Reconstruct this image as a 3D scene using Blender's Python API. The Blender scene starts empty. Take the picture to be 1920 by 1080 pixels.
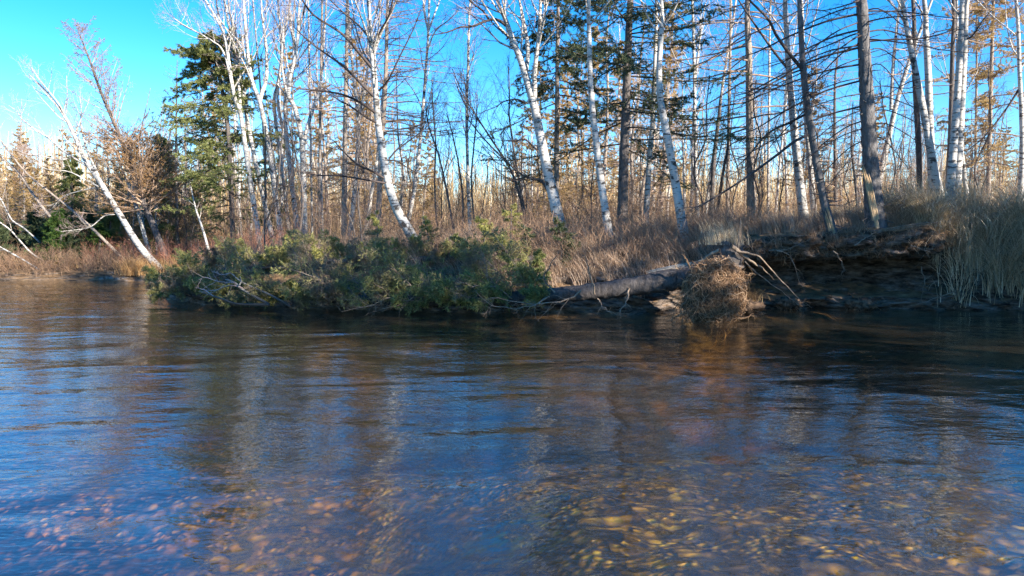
import bpy, math, numpy as np
from math import radians, sin, cos, tan, pi
C = bpy.context.scene.collection
RS = np.random.RandomState(11)
SC = bpy.context.scene

# ------------------------------------------------------------------ camera
CAMZ, PITCH, F = 1.6, radians(-4.1), 1387.0
cam = bpy.data.objects.new('camera', bpy.data.cameras.new('camera'))
C.objects.link(cam)
cam.location = (0, 0, CAMZ)
cam.rotation_euler = (pi/2 + PITCH, 0, 0)
cam.data.sensor_width = 36; cam.data.lens = 26
cam.data.clip_start = 0.05; cam.data.clip_end = 2000
SC.camera = cam

def at(u, v, Y):
    """world point seen in direction (u, v) of the 1920 px photograph, Y metres ahead"""
    x = (u-960)/F; z = -(v-540)/F
    y2 = cos(PITCH) - z*sin(PITCH); z2 = sin(PITCH) + z*cos(PITCH)
    k = Y/y2
    return np.array([x*k, Y, CAMZ + z2*k])

# ------------------------------------------------------------------ light
SUN_EL, SUN_AZ = radians(22), radians(128)          # azimuth clockwise from +Y
w = bpy.data.worlds.new('World'); SC.world = w; w.use_nodes = True
nt = w.node_tree; bg = nt.nodes['Background']
sky = nt.nodes.new('ShaderNodeTexSky'); sky.sky_type = 'NISHITA'; sky.sun_disc = False
sky.sun_elevation = SUN_EL; sky.sun_rotation = SUN_AZ
sky.air_density = 0.9; sky.dust_density = 0.0; sky.ozone_density = 3.5
hs = nt.nodes.new('ShaderNodeHueSaturation'); hs.inputs['Saturation'].default_value = 1.38; hs.inputs['Hue'].default_value = 0.503
nt.links.new(sky.outputs[0], hs.inputs['Color']); nt.links.new(hs.outputs[0], bg.inputs[0]); bg.inputs[1].default_value = 0.114
sd = bpy.data.lights.new('sun', 'SUN'); sd.energy = 5.0; sd.angle = radians(0.5); sd.color = (1.0, 0.90, 0.76)
so = bpy.data.objects.new('sun', sd); C.objects.link(so)
so.rotation_euler = (pi/2 - SUN_EL, 0, pi - SUN_AZ)
SC.view_settings.view_transform = 'Standard'; SC.view_settings.look = 'None'
SC.view_settings.exposure = 1.6; SC.view_settings.gamma = 1
SC.cycles.use_denoising = True; SC.cycles.denoiser = 'OPENIMAGEDENOISE'; SC.cycles.denoising_prefilter = 'NONE'; SC.cycles.denoising_input_passes = 'RGB_ALBEDO_NORMAL'
SC.cycles.sample_clamp_indirect = 3.0; SC.cycles.blur_glossy = 0.5; SC.cycles.caustics_reflective = False; SC.cycles.caustics_refractive = False; SC.cycles.use_adaptive_sampling = False
SC.cycles.max_bounces = 6; SC.cycles.transparent_max_bounces = 12
SC.cycles.diffuse_bounces = 2; SC.cycles.glossy_bounces = 3

# ------------------------------------------------------------------ materials
def new_mat(name, rough=0.9):
    m = bpy.data.materials.new(name); m.use_nodes = True
    b = m.node_tree.nodes['Principled BSDF']; b.inputs['Roughness'].default_value = rough
    b.inputs['Specular IOR Level'].default_value = 0.25
    return m, m.node_tree, b
def nd(t, kind, **kw):
    n = t.nodes.new('ShaderNode'+kind)
    for k, v in kw.items():
        if k in n.inputs: n.inputs[k].default_value = v
        else: setattr(n, k, v)
    return n
def coords(t, scale, space='Object'):
    tc = nd(t, 'TexCoord'); mp = nd(t, 'Mapping'); mp.inputs['Scale'].default_value = scale
    t.links.new(tc.outputs[space], mp.inputs['Vector']); return mp.outputs[0]
def noise(t, vec, scale=1, detail=3, rough=0.6):
    n = nd(t, 'TexNoise'); n.inputs['Scale'].default_value = scale; n.inputs['Detail'].default_value = detail
    n.inputs['Roughness'].default_value = rough
    t.links.new(vec, n.inputs['Vector']); return n.outputs[0]
def ramp(t, fac, stops, interp='LINEAR'):
    r = nd(t, 'ValToRGB'); r.color_ramp.interpolation = interp
    e = r.color_ramp.elements
    while len(e) < len(stops): e.new(0.5)
    for i, (p, c) in enumerate(stops):
        e[i].position = p; e[i].color = (*c, 1) if len(c) == 3 else c
    t.links.new(fac, r.inputs[0]); return r.outputs[0]
def mix(t, fac, a, b, mode='MIX'):
    n = nd(t, 'MixRGB'); n.blend_type = mode
    for s, x in ((0, fac), (1, a), (2, b)):
        if isinstance(x, (int, float)): n.inputs[s].default_value = x
        elif isinstance(x, tuple): n.inputs[s].default_value = (*x, 1)
        else: t.links.new(x, n.inputs[s])
    return n.outputs[0]
def bump(t, b, h, dist, strength=1):
    n = nd(t, 'Bump'); n.inputs['Distance'].default_value = dist; n.inputs['Strength'].default_value = strength
    t.links.new(h, n.inputs['Height']); t.links.new(n.outputs[0], b.inputs['Normal']); return n
W0, K0 = (0, 0, 0), (1, 1, 1)

def birch_bark(name, white, dark_base=1.0):
    m, t, b = new_mat(name, 0.75)
    v1 = coords(t, (6, 6, 26)); n1 = noise(t, v1, 1, 2)
    dash = ramp(t, n1, [(0.55, W0), (0.63, K0)])
    n2 = noise(t, coords(t, (2.2, 2.2, 1.6)), 1, 4)
    tone = ramp(t, n2, [(0.35, tuple(c*0.62 for c in white)), (0.6, white)])
    scar = ramp(t, noise(t, coords(t, (3.5, 3.5, 4)), 1, 3), [(0.60, W0), (0.66, K0)])
    c = mix(t, scar, tone, (0.05, 0.045, 0.042))
    c = mix(t, dash, c, (0.09, 0.08, 0.075))
    tc = nd(t, 'TexCoord'); sp = nd(t, 'SeparateXYZ'); t.links.new(tc.outputs['Object'], sp.inputs[0])
    add = nd(t, 'Math', operation='MULTIPLY_ADD'); t.links.new(n1, add.inputs[0]); add.inputs[1].default_value = 1.6*dark_base; t.links.new(sp.outputs['Z'], add.inputs[2])
    low = ramp(t, add.outputs[0], [(0.55*dark_base, K0), (1.0, W0)])
    c = mix(t, low, c, (0.06, 0.055, 0.05))
    t.links.new(c, b.inputs['Base Color']); bump(t, b, n1, 0.01)
    return m
def rough_bark(name, a, b_, zs=2.5):
    m, t, b = new_mat(name, 0.95)
    n1 = noise(t, coords(t, (16, 16, zs*3)), 1, 4, 0.7)
    n2 = noise(t, coords(t, (1.5, 1.5, 0.8)), 1, 3)
    c = ramp(t, n1, [(0.33, a), (0.68, b_)])
    c = mix(t, ramp(t, n2, [(0.45, W0), (0.7, (0.55,)*3)]), c, tuple(0.5*(x+y)*1.25+0.02 for x, y in zip(a, b_)))
    t.links.new(c, b.inputs['Base Color']); bump(t, b, n1, 0.03)
    return m
def island_mat(name, stops, rough=0.85, transl=0.0, patch=None):
    """colour varies from blade to blade (random per island)"""
    m, t, b = new_mat(name, rough)
    g = nd(t, 'NewGeometry')
    c = ramp(t, g.outputs['Random Per Island'], stops)
    if patch:
        n = noise(t, coords(t, (patch[0],)*3), 1, 3)
        c = mix(t, ramp(t, n, [(0.42, W0), (0.62, K0)]), c, patch[1])
    t.links.new(c, b.inputs['Base Color'])
    if transl:
        tr = nd(t, 'BsdfTranslucent'); t.links.new(c, tr.inputs[0])
        mx = nd(t, 'MixShader'); mx.inputs[0].default_value = transl
        t.links.new(b.outputs[0], mx.inputs[1]); t.links.new(tr.outputs[0], mx.inputs[2])
        t.links.new(mx.outputs[0], t.nodes['Material Output'].inputs[0])
    return m
def plain(name, c1, c2, scale=6, rough=0.9):
    m, t, b = new_mat(name, rough)
    n = noise(t, coords(t, (scale,)*3), 1, 4)
    t.links.new(ramp(t, n, [(0.35, c1), (0.65, c2)]), b.inputs['Base Color']); bump(t, b, n, 0.02)
    return m

M = {}
M['birch'] = birch_bark('birch_bark', (0.54, 0.52, 0.49))
M['birch_limb'] = birch_bark('birch_limb_bark', (0.54, 0.51, 0.47), 0.0)
M['birch_twig'] = plain('birch_twig', (0.28, 0.20, 0.19), (0.45, 0.36, 0.34), 2)
M['dark_twig'] = plain('dark_twig', (0.045, 0.035, 0.035), (0.10, 0.08, 0.075), 2)
M['larch'] = rough_bark('larch_bark', (0.13, 0.10, 0.08), (0.42, 0.36, 0.31))
M['larch_twig'] = plain('larch_twig', (0.26, 0.18, 0.13), (0.42, 0.31, 0.24), 1.5)
M['spruce'] = rough_bark('spruce_bark', (0.05, 0.043, 0.04), (0.17, 0.15, 0.145))
M['spruce_grey'] = rough_bark('grey_spruce_bark', (0.06, 0.056, 0.056), (0.20, 0.19, 0.19))
M['spruce_twig'] = plain('spruce_twig', (0.04, 0.033, 0.028), (0.10, 0.08, 0.065), 2)
M['log'] = rough_bark('darkened_spruce_bark', (0.03, 0.026, 0.025), (0.12, 0.105, 0.10))  # spruce bark darkened in colour to offset the sunlight on the fallen trunk
M['fallen_twig'] = plain('fallen_twig', (0.15, 0.11, 0.085), (0.36, 0.28, 0.22), 3)
M['needle_olive'] = island_mat('olive_needles', [(0, (0.09, 0.115, 0.04)), (0.5, (0.22, 0.25, 0.085)), (1, (0.42, 0.42, 0.16))], 0.6, 0.25)
M['needle_dark'] = island_mat('dark_needles', [(0, (0.03, 0.05, 0.03)), (0.6, (0.07, 0.10, 0.05)), (1, (0.17, 0.19, 0.085))], 0.6, 0.2)
M['needle_fir'] = island_mat('fir_needles', [(0, (0.015, 0.04, 0.015)), (0.6, (0.04, 0.09, 0.02)), (1, (0.12, 0.18, 0.035))], 0.6, 0.2)
M['needle_fallen'] = island_mat('fallen_spruce_needles', [(0, (0.14, 0.155, 0.06)), (0.6, (0.34, 0.34, 0.11)), (1, (0.62, 0.57, 0.18))], 0.6, 0.3, (1.6, (0.23, 0.18, 0.13)))
M['needle_gold'] = island_mat('gold_larch_needles', [(0, (0.30, 0.19, 0.08)), (0.6, (0.50, 0.34, 0.14)), (1, (0.70, 0.52, 0.22))], 0.7, 0.35)
M['needle_tan'] = island_mat('tan_larch_needles', [(0, (0.20, 0.11, 0.045)), (1, (0.42, 0.26, 0.11))], 0.7, 0.3)
M['grass'] = island_mat('dry_grass_blades', [(0, (0.22, 0.145, 0.10)), (0.6, (0.40, 0.285, 0.20)), (1, (0.62, 0.48, 0.36))], 0.8, 0.25)
M['grass_pale'] = island_mat('pale_grass_blades', [(0, (0.26, 0.19, 0.12)), (0.5, (0.62, 0.48, 0.31)), (1, (0.95, 0.80, 0.58))], 0.8, 0.25)
M['grass_gold'] = island_mat('orange_grass_blades', [(0, (0.32, 0.18, 0.08)), (0.6, (0.50, 0.30, 0.13)), (1, (0.68, 0.48, 0.24))], 0.8, 0.3)
M['shrub'] = island_mat('bare_shrub_stems', [(0, (0.14, 0.08, 0.055)), (0.6, (0.28, 0.18, 0.12)), (1, (0.46, 0.31, 0.2))], 0.9)
M['shrub_red'] = island_mat('red_shrub_stems', [(0, (0.26, 0.09, 0.065)), (1, (0.52, 0.26, 0.17))], 0.8)
M['far'] = island_mat('far_sapling_stems', [(0, (0.26, 0.17, 0.08)), (0.5, (0.50, 0.35, 0.17)), (0.85, (0.64, 0.50, 0.29)), (1, (0.8, 0.72, 0.60))], 0.9)
M['deadwood'] = rough_bark('weathered_wood', (0.12, 0.085, 0.06), (0.36, 0.28, 0.21), 1)
M['root'] = island_mat('root_bark', [(0, (0.10, 0.055, 0.03)), (0.6, (0.30, 0.18, 0.10)), (1, (0.52, 0.36, 0.23))], 0.9)
M['split'] = rough_bark('fresh_split_wood', (0.30, 0.19, 0.10), (0.60, 0.45, 0.28), 0.6)
M['bleached'] = rough_bark('bleached_wood', (0.28, 0.23, 0.18), (0.62, 0.55, 0.46), 0.6)
M['soil'] = plain('dark_soil', (0.03, 0.02, 0.014), (0.20, 0.13, 0.085), 9)
M['rock'] = plain('bank_rock', (0.07, 0.06, 0.05), (0.24, 0.21, 0.18), 7)

# ------------------------------------------------------------------ mesh tools
def link_mesh(name, V, Fs, mats, parent=None, smooth=True, midx=None):
    """V (n,3); Fs = list of (faces array (m,k), material index)"""
    V = np.asarray(V, dtype=np.float32)
    me = bpy.data.meshes.new(name)
    loops = np.concatenate([f.reshape(-1) for f, _ in Fs]).astype(np.int32)
    tot = np.concatenate([np.full(len(f), f.shape[1], np.int32) for f, _ in Fs])
    mi = np.concatenate([np.full(len(f), i, np.int32) for f, i in Fs])
    st = np.concatenate([[0], np.cumsum(tot)[:-1]]).astype(np.int32)
    me.vertices.add(len(V)); me.vertices.foreach_set('co', V.ravel())
    me.loops.add(len(loops)); me.loops.foreach_set('vertex_index', loops)
    me.polygons.add(len(tot)); me.polygons.foreach_set('loop_start', st); me.polygons.foreach_set('loop_total', tot)
    me.polygons.foreach_set('material_index', mi)
    me.polygons.foreach_set('use_smooth', np.full(len(tot), bool(smooth)))
    for m in (mats if isinstance(mats, (list, tuple)) else [mats]): me.materials.append(m)
    me.update(); me.validate()
    o = bpy.data.objects.new(name, me); C.objects.link(o)
    if parent is not None: o.parent = parent
    return o

class MB:
    """collects shapes for ONE mesh object"""
    def __init__(s): s.V = []; s.F = []; s.n = 0
    def add(s, V, F, mi=0):
        V = np.asarray(V, float).reshape(-1, 3)
        s.V.append(V); s.F.append((np.asarray(F)+s.n, mi)); s.n += len(V); return s
    def tubes(s, P, R, S=3, mi=0, cap=False, rough=0.0):
        P = np.asarray(P, float); R = np.asarray(R, float)
        if P.ndim == 2: P, R = P[None], R[None]
        N, K, _ = P.shape
        T = np.gradient(P, axis=1); T /= np.linalg.norm(T, axis=2, keepdims=True)+1e-9
        D = P[:, -1]-P[:, 0]; D /= np.linalg.norm(D, axis=1, keepdims=True)+1e-9
        ref = np.where(np.abs(D[:, 2:3]) > 0.8, [[1., 0.13, 0]], [[0, 0.1, 1.]])[:, None, :]
        U = np.cross(T, np.broadcast_to(ref, T.shape)); U /= np.linalg.norm(U, axis=2, keepdims=True)+1e-9
        Q = np.cross(T, U)
        a = np.arange(S)*2*pi/S
        V = P[:, :, None] + R[:, :, None, None]*(np.cos(a)[None, None, :, None]*U[:, :, None]+np.sin(a)[None, None, :, None]*Q[:, :, None])
        if rough:
            q_ = RS.randn(N, K, S); q_ = q_+np.roll(q_, 1, 1)+np.roll(q_, 1, 2)
            V = V+(V-P[:, :, None])*(rough*q_/1.7)[..., None]
        n, k, j = np.meshgrid(np.arange(N), np.arange(K-1), np.arange(S), indexing='ij')
        i0 = (n*K+k)*S
        q = np.stack([i0+j, i0+(j+1) % S, i0+S+(j+1) % S, i0+S+j], -1).reshape(-1, 4)
        s.add(V, q, mi)
        if cap:
            for e in range(N):
                for kk in (0, K-1):
                    c = V[e, kk].mean(0); VV = np.vstack([V[e, kk], c])
                    s.add(VV, [[j, (j+1) % S, S] for j in range(S)], mi)
        return s
    def needles(s, P, n, length, width, spread, rs, mi=1, t0=0.0, down=0.0):
        """thin leaf-sized triangles along paths P (N,K,3)"""
        N, K, _ = P.shape
        f = (t0+(1-t0)*rs.rand(N, n))*(K-1.001); i = f.astype(int); a = (f-i)[..., None]
        ii = np.arange(N)[:, None]
        B = P[ii, i]*(1-a)+P[ii, i+1]*a; T = P[ii, i+1]-P[ii, i]
        B = B.reshape(-1, 3); T = T.reshape(-1, 3); T = T/(np.linalg.norm(T, axis=1, keepdims=True)+1e-9)
        D = T + spread*rs.randn(*T.shape); D[:, 2] -= down; D /= np.linalg.norm(D, axis=1, keepdims=True)
        Wd = np.cross(D, rs.randn(*D.shape)); Wd /= np.linalg.norm(Wd, axis=1, keepdims=True)+1e-9
        L = length*(0.6+0.8*rs.rand(len(B), 1))
        V = np.stack([B-Wd*width/2, B+Wd*width/2, B+D*L], 1)
        s.add(V, np.arange(len(B)*3).reshape(-1, 3), mi); return s
    def blades(s, B, H, az, bend, wid, rs, K=5, mi=0):
        N = len(B)
        el0 = radians(88)-0.25*rs.rand(N); d = np.stack([np.cos(az), np.sin(az)], 1)
        p = B.copy(); pts = [p.copy()]
        for k in range(K-1):
            e = el0-bend*((k+0.5)/(K-1))**1.2
            stp = (H/(K-1))[:, None]*np.concatenate([np.cos(e)[:, None]*d, np.sin(e)[:, None]], 1)
            p = p+stp; pts.append(p.copy())
        P = np.stack(pts, 1)
        a2 = az+pi/2+rs.randn(N)*0.9; wv = np.stack([np.cos(a2), np.sin(a2), np.zeros(N)], 1)
        tw = np.linspace(1, 0.12, K)[None, :, None]*(wid[:, None, None] if hasattr(wid, '__len__') else wid)/2
        V = np.stack([P-wv[:, None]*tw, P+wv[:, None]*tw], 2)
        n, k = np.meshgrid(np.arange(N), np.arange(K-1), indexing='ij'); i0 = (n*K+k)*2
        s.add(V, np.stack([i0, i0+1, i0+3, i0+2], -1).reshape(-1, 4), mi); return s
    def ribbons(s, P, W, rs, mi=0):
        """two-sided flat strips for far, hair-thin stems"""
        N, K, _ = P.shape
        a = rs.rand(N)*0.9-0.45; wv = np.stack([np.cos(a), np.sin(a), np.zeros(N)], 1)[:, None]*W[:, :, None]/2
        V = np.stack([P-wv, P+wv], 2)
        n, k = np.meshgrid(np.arange(N), np.arange(K-1), indexing='ij'); i0 = (n*K+k)*2
        s.add(V, np.stack([i0, i0+1, i0+3, i0+2], -1).reshape(-1, 4), mi); return s
    def build(s, name, mats, parent=None, base=None, smooth=True):
        V = np.concatenate(s.V)
        if base is not None: V = V-np.asarray(base)
        return link_mesh(name, V, s.F, mats, parent, smooth)

def tag(o, label=None, cat=None, group=None, kind=None):
    if label: o['label'] = label
    if cat: o['category'] = cat
    if group: o['group'] = group
    if kind: o['kind'] = kind
    return o
def thing(name, loc, label, cat, group=None):
    o = bpy.data.objects.new(name, None); C.objects.link(o); o.location = tuple(float(a) for a in loc); o.empty_display_size = 0.2
    return tag(o, label, cat, group)
def spline(pts, K):
    """Catmull-Rom through pts, K samples"""
    p = np.asarray(pts, float)
    if len(p) == 2: return p[0]+(p[1]-p[0])*np.linspace(0, 1, K)[:, None]
    q = np.vstack([2*p[0]-p[1], p, 2*p[-1]-p[-2]])
    f = np.linspace(0, len(p)-1.0001, K); i = f.astype(int); t = (f-i)[:, None]
    a, b, c, d = q[i], q[i+1], q[i+2], q[i+3]
    return 0.5*((2*b)+(c-a)*t+(2*a-5*b+4*c-d)*t**2+(3*b-a-3*c+d)*t**3)
def grow(P, R, n, t0, t1, ang, asd, L, K, rf, rs, trop=0.0, wob=0.15, taper=0.5, flat=1.0, rcap=9, rmin=0.0015, rel=True, az=None):
    """n children on every parent path"""
    N, Kp, _ = P.shape
    idx = np.repeat(np.arange(N), n)
    tr = ((np.tile(np.arange(n), N)+rs.rand(N*n))/n); t = t0+(t1-t0)*tr
    f = t*(Kp-1.001); i = f.astype(int); a = (f-i)[:, None]
    B = P[idx, i]*(1-a)+P[idx, i+1]*a
    T = P[idx, i+1]-P[idx, i]; T /= np.linalg.norm(T, axis=1, keepdims=True)+1e-9
    r0 = np.minimum((R[idx, i]*(1-a[:, 0])+R[idx, i+1]*a[:, 0])*rf, rcap)
    v = rs.randn(N*n, 3)
    if az is not None: v = np.stack([np.cos(az), np.sin(az), np.zeros(N*n)], 1)
    v -= (v*T).sum(1, keepdims=True)*T; v[:, 2] *= flat; v /= np.linalg.norm(v, axis=1, keepdims=True)+1e-9
    th = np.radians(ang+asd*rs.randn(N*n))[:, None]
    d = np.cos(th)*T+np.sin(th)*v
    plen = np.linalg.norm(np.diff(P, axis=1), axis=2).sum(1)[idx] if rel else 1.0
    Ln = L*plen*(1-taper*tr)*(0.65+0.7*rs.rand(N*n))
    stp = (Ln/(K-1))[:, None]; p = B; out = [p]
    for k in range(K-1):
        d = d+wob*rs.randn(*d.shape); d[:, 2] += (trop[k] if hasattr(trop, '__len__') else trop)
        d /= np.linalg.norm(d, axis=1, keepdims=True)
        p = p+d*stp; out.append(p)
    Q = np.stack(out, 1)
    r0 = np.maximum(r0, rmin)
    RR = np.maximum(r0[:, None]*np.linspace(1, 0.3, K)[None], rmin)
    return Q, RR

# ------------------------------------------------------------------ ground
BX = np.array([-120, -60, -25, -18, -13, -10.6, -9.7, -9.1, -8.6, -7, -5.4, -3, -0.8, 2.4, 4.2, 5.3, 7, 8.8, 10.7, 11.6, 12.6, 13.4, 14.5, 30, 60, 120.])
BY = np.array([30, 29, 27, 26.2, 25.6, 24.8, 23.6, 20.0, 18.2, 17.0, 16.5, 15.8, 15.2, 14.9, 15.3, 15.8, 15.9, 15.7, 15.5, 14.2, 10, 4, -4, -8, -10, -12.])
HX = np.array([-120, -20, -13, -9.5, -6, -3, 0, 2.5, 4.5, 6, 8, 10, 12, 16, 120.])
HH = np.array([0.8, 0.5, 0.45, 0.55, 0.85, 1.1, 1.28, 1.42, 1.5, 1.66, 1.76, 1.95, 2.1, 2.0, 1.8])
def bank_y(x): return np.interp(x, BX, BY)+0.12*np.sin(x*1.9)*np.exp(-np.abs(x)/30)+0.07*np.sin(x*4.7+1)
def bank_h(x): return np.interp(x, HX, HH)
def cliffness(x):
    return np.clip((x-4.3)/0.8, 0, 1)*np.clip((10.2-x)/1.2, 0, 1)
def vnoise(x, y, s):
    return (np.sin(x*1.3*s+0.7*np.sin(y*1.7*s))*np.cos(y*1.1*s+1.3*np.sin(x*0.8*s+2))+0.5*np.sin(x*2.9*s+y*2.3*s+1.1))/1.5
def inland(x, d):
    base = bank_h(x); k = np.clip((d-3)/16, 0, 1); k = k*k*(3-2*k)
    return base*(1-k)+1.45*k+0.06*vnoise(x, d, 1.1)
def ground_z(x, y):
    d = y-bank_y(x)
    slope = np.clip(1-np.exp(-np.maximum(d, 0)/0.9), 0, 1)
    cl = np.clip((d-0.1)/0.2, 0, 1)
    c = cliffness(x)
    return inland(x, d)*(slope*(1-c)+cl*c) - 0.9*(d < 0)
# profiles across the bank: (d, fraction of height)
SL = np.array([(-3.0, -3.0), (-1.0, -0.9), (-0.35, -0.1), (0.05, 0.0), (0.12, 0.10), (0.2, 0.17), (0.3, 0.26), (0.42, 0.36), (0.55, 0.45), (0.7, 0.54), (0.9, 0.63), (1.1, 0.70), (1.4, 0.79), (1.8, 0.86), (2.3, 0.92), (2.9, 0.96)])
CLF = np.array([(-3.0, -3.0), (-1.0, -1.0), (-0.4, -0.2), (0.15, -0.02), (0.12, 0.06), (0.22, 0.14), (0.75, 0.19), (1.0, 0.27), (1.12, 0.40), (1.15, 0.52), (1.0, 0.60), (0.35, 0.62), (0.08, 0.68), (0.0, 0.82), (0.10, 0.95), (0.5, 1.0)])
def interp_rows(A, n):
    f = np.linspace(0, len(A)-1.0001, n); i = f.astype(int); a = (f-i)[:, None]
    return A[i]*(1-a)+A[i+1]*a
NF = 96
SLr, CLr = interp_rows(SL, NF), interp_rows(CLF, NF)
xs = np.concatenate([np.linspace(-250, -30, 30), np.linspace(-29, -14, 40), np.linspace(-13.8, 4.0, 200), np.linspace(4.05, 11, 170), np.linspace(11.1, 13.8, 30), np.linspace(14.2, 30, 30), np.linspace(32, 250, 30)])
dd = np.concatenate([np.linspace(3.2, 20, 60), np.geomspace(21, 420, 26)])
X = np.repeat(xs[:, None], NF+len(dd), 1)
c = cliffness(xs)[:, None]
D_ = np.concatenate([SLr[None, :, 0]*(1-c)+CLr[None, :, 0]*c, np.repeat(dd[None], len(xs), 0)], 1)
fr = np.concatenate([SLr[None, :, 1]*(1-c)+CLr[None, :, 1]*c, np.ones((len(xs), len(dd)))], 1)
fr[:, NF:] = np.where(c > 0.5, 1, 1-np.exp(-D_[:, NF:]/0.9))
Zt = np.where(fr > 0, fr*inland(X, np.maximum(D_, 0)), fr)
def blocks(x, z):
    def cell(x, z, sx, sz, amp, k):
        r = np.floor(z/sz+0.35*np.sin(x*1.9+k)); q = np.floor(x/sx+0.5*(r % 2)+0.25*np.sin(z*9+k)+0.3*np.sin(r*7.3))
        h = np.sin(q*127.1+r*311.7+k)*43758.5453; return amp*((h-np.floor(h))-0.5)
    return cell(x, z, 0.46, 0.27, 0.34, 1)+cell(x, z, 0.21, 0.13, 0.12, 2)+cell(x, z, 0.09, 0.06, 0.05, 3)
face = np.clip(1-np.abs(D_-0.4)/1.6, 0, 1)*(fr > -0.2)
hole = np.exp(-((X-5.75)/0.35)**2)+0.8*np.exp(-((X-7.9)/0.45)**2)+0.4*np.exp(-((X-7.0)/0.25)**2)
rec = np.clip(1-np.abs(fr-0.42)/0.22, 0, 1)*c
Yt = bank_y(X)+D_+face*(0.13*vnoise(X, Zt*3, 2.3)+0.08*vnoise(X+3, Zt*4, 5.1)+0.03*vnoise(X, Zt*6, 11.))+0.5*hole*rec+c*face*blocks(X, Zt)
Zt += face*(1-0.6*c)*(0.05*vnoise(X, D_*3, 4.1)+0.03*vnoise(X+7, D_*3, 9.3))
NX, NJ = X.shape
i, j = np.meshgrid(np.arange(NX-1), np.arange(NJ-1), indexing='ij'); b0 = i*NJ+j
m, t, b = new_mat('bank_earth', 0.95)
g = nd(t, 'NewGeometry'); sp = nd(t, 'SeparateXYZ'); t.links.new(g.outputs['Normal'], sp.inputs[0])
pos = nd(t, 'Mapping'); t.links.new(g.outputs['Position'], pos.inputs['Vector']); pos.inputs['Scale'].default_value = (1.3, 1.3, 5.5)
n1 = noise(t, pos.outputs[0], 2.2, 6, 0.7)
pos2 = nd(t, 'Mapping'); t.links.new(g.outputs['Position'], pos2.inputs['Vector']); n2 = noise(t, pos2.outputs[0], 3.0, 5)
soilc = ramp(t, n1, [(0.36, (0.015, 0.011, 0.009)), (0.48, (0.10, 0.075, 0.058)), (0.68, (0.30, 0.24, 0.20))])
litter = ramp(t, n2, [(0.3, (0.10, 0.06, 0.03)), (0.55, (0.24, 0.15, 0.08)), (0.75, (0.36, 0.25, 0.14))])
up = ramp(t, sp.outputs['Z'], [(0.72, W0), (0.93, K0)])
t.links.new(mix(t, up, soilc, litter), b.inputs['Base Color']); bump(t, b, n1, 0.12)
gr = MB().add(np.stack([X, Yt, Zt], -1), np.stack([b0, b0+NJ, b0+NJ+1, b0+1], -1).reshape(-1, 4)).build('ground', m)
tag(gr, kind='structure')

# river bed
m, t, b = new_mat('river_stones', 0.8)
gv = coords(t, (1, 1, 1))
wn = nd(t, 'TexNoise'); wn.inputs['Scale'].default_value = 3.5; wn.inputs['Detail'].default_value = 4; t.links.new(gv, wn.inputs['Vector'])
dv = mix(t, 0.11, gv, wn.outputs['Color'], 'ADD')
def cells(scale):
    vo = nd(t, 'TexVoronoi'); vo.feature = 'SMOOTH_F1'; vo.inputs['Scale'].default_value = scale; vo.inputs['Smoothness'].default_value = 0.35; t.links.new(dv, vo.inputs['Vector'])
    hv = nd(t, 'SeparateColor'); t.links.new(vo.outputs['Color'], hv.inputs[0]); return hv.outputs[0], vo.outputs['Distance']
ca, da = cells(7.0); cb_, db = cells(14)
STN = [(0.15, (0.03, 0.022, 0.008)), (0.40, (0.17, 0.105, 0.03)), (0.60, (0.54, 0.34, 0.05)), (0.85, (0.85, 0.56, 0.08)), (1.0, (0.92, 0.78, 0.10))]
pick = ramp(t, noise(t, gv, 2.6, 3), [(0.46, W0), (0.54, K0)])
stone = mix(t, pick, ramp(t, ca, STN), ramp(t, cb_, STN))
gap = ramp(t, mix(t, pick, da, db), [(0.25, K0), (0.6, (0.25,)*3)])
big = ramp(t, noise(t, gv, 1.1, 5), [(0.36, (0.10,)*3), (0.62, K0)])
c_ = mix(t, 1.0, mix(t, 1.0, stone, gap, 'MULTIPLY'), big, 'MULTIPLY')
t.links.new(c_, b.inputs['Base Color']); bump(t, b, mix(t, pick, da, db), 0.03)
bx, by = np.meshgrid(np.concatenate([np.linspace(-260, -12, 20), np.linspace(-11, 14, 120), np.linspace(16, 260, 20)]), np.concatenate([np.linspace(-60, 0, 12), np.linspace(0.3, 34, 150)]), indexing='ij')
bz = -0.42-0.75*np.clip((by-4)/6, 0, 1)-1.3*np.clip((by-8)/4, 0, 1)-0.9*np.clip((0.5-bx)/2.2, 0, 1)*np.clip((9-by)/3, 0, 1)+0.05*vnoise(bx, by, 1.9)+0.03*vnoise(bx+5, by, 5.3)
i, j = np.meshgrid(np.arange(bx.shape[0]-1), np.arange(bx.shape[1]-1), indexing='ij'); b0 = i*bx.shape[1]+j
tag(MB().add(np.stack([bx, by, bz], -1), np.stack([b0, b0+bx.shape[1], b0+bx.shape[1]+1, b0+1], -1).reshape(-1, 4)).build('riverbed', m), kind='structure')

# water
m = bpy.data.materials.new('river_water'); m.use_nodes = True; t = m.node_tree
for n in list(t.nodes): t.nodes.remove(n)
out = nd(t, 'OutputMaterial')
def wavel(scale, sx, sy, detail, rot, rough=0.55):
    tc = nd(t, 'TexCoord'); mp = nd(t, 'Mapping'); mp.inputs['Scale'].default_value = (sx, sy, 1); mp.inputs['Rotation'].default_value = (0, 0, rot)
    t.links.new(tc.outputs['Object'], mp.inputs['Vector']); n = nd(t, 'TexNoise'); n.inputs['Scale'].default_value = scale
    n.inputs['Detail'].default_value = detail; n.inputs['Roughness'].default_value = rough; n.inputs['Distortion'].default_value = 0.6
    t.links.new(mp.outputs[0], n.inputs['Vector']); return n.outputs[0]
b1 = nd(t, 'Bump'); b1.inputs['Distance'].default_value = 0.065; t.links.new(wavel(0.75, 0.55, 1.0, 2, 0.15), b1.inputs['Height'])
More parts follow.
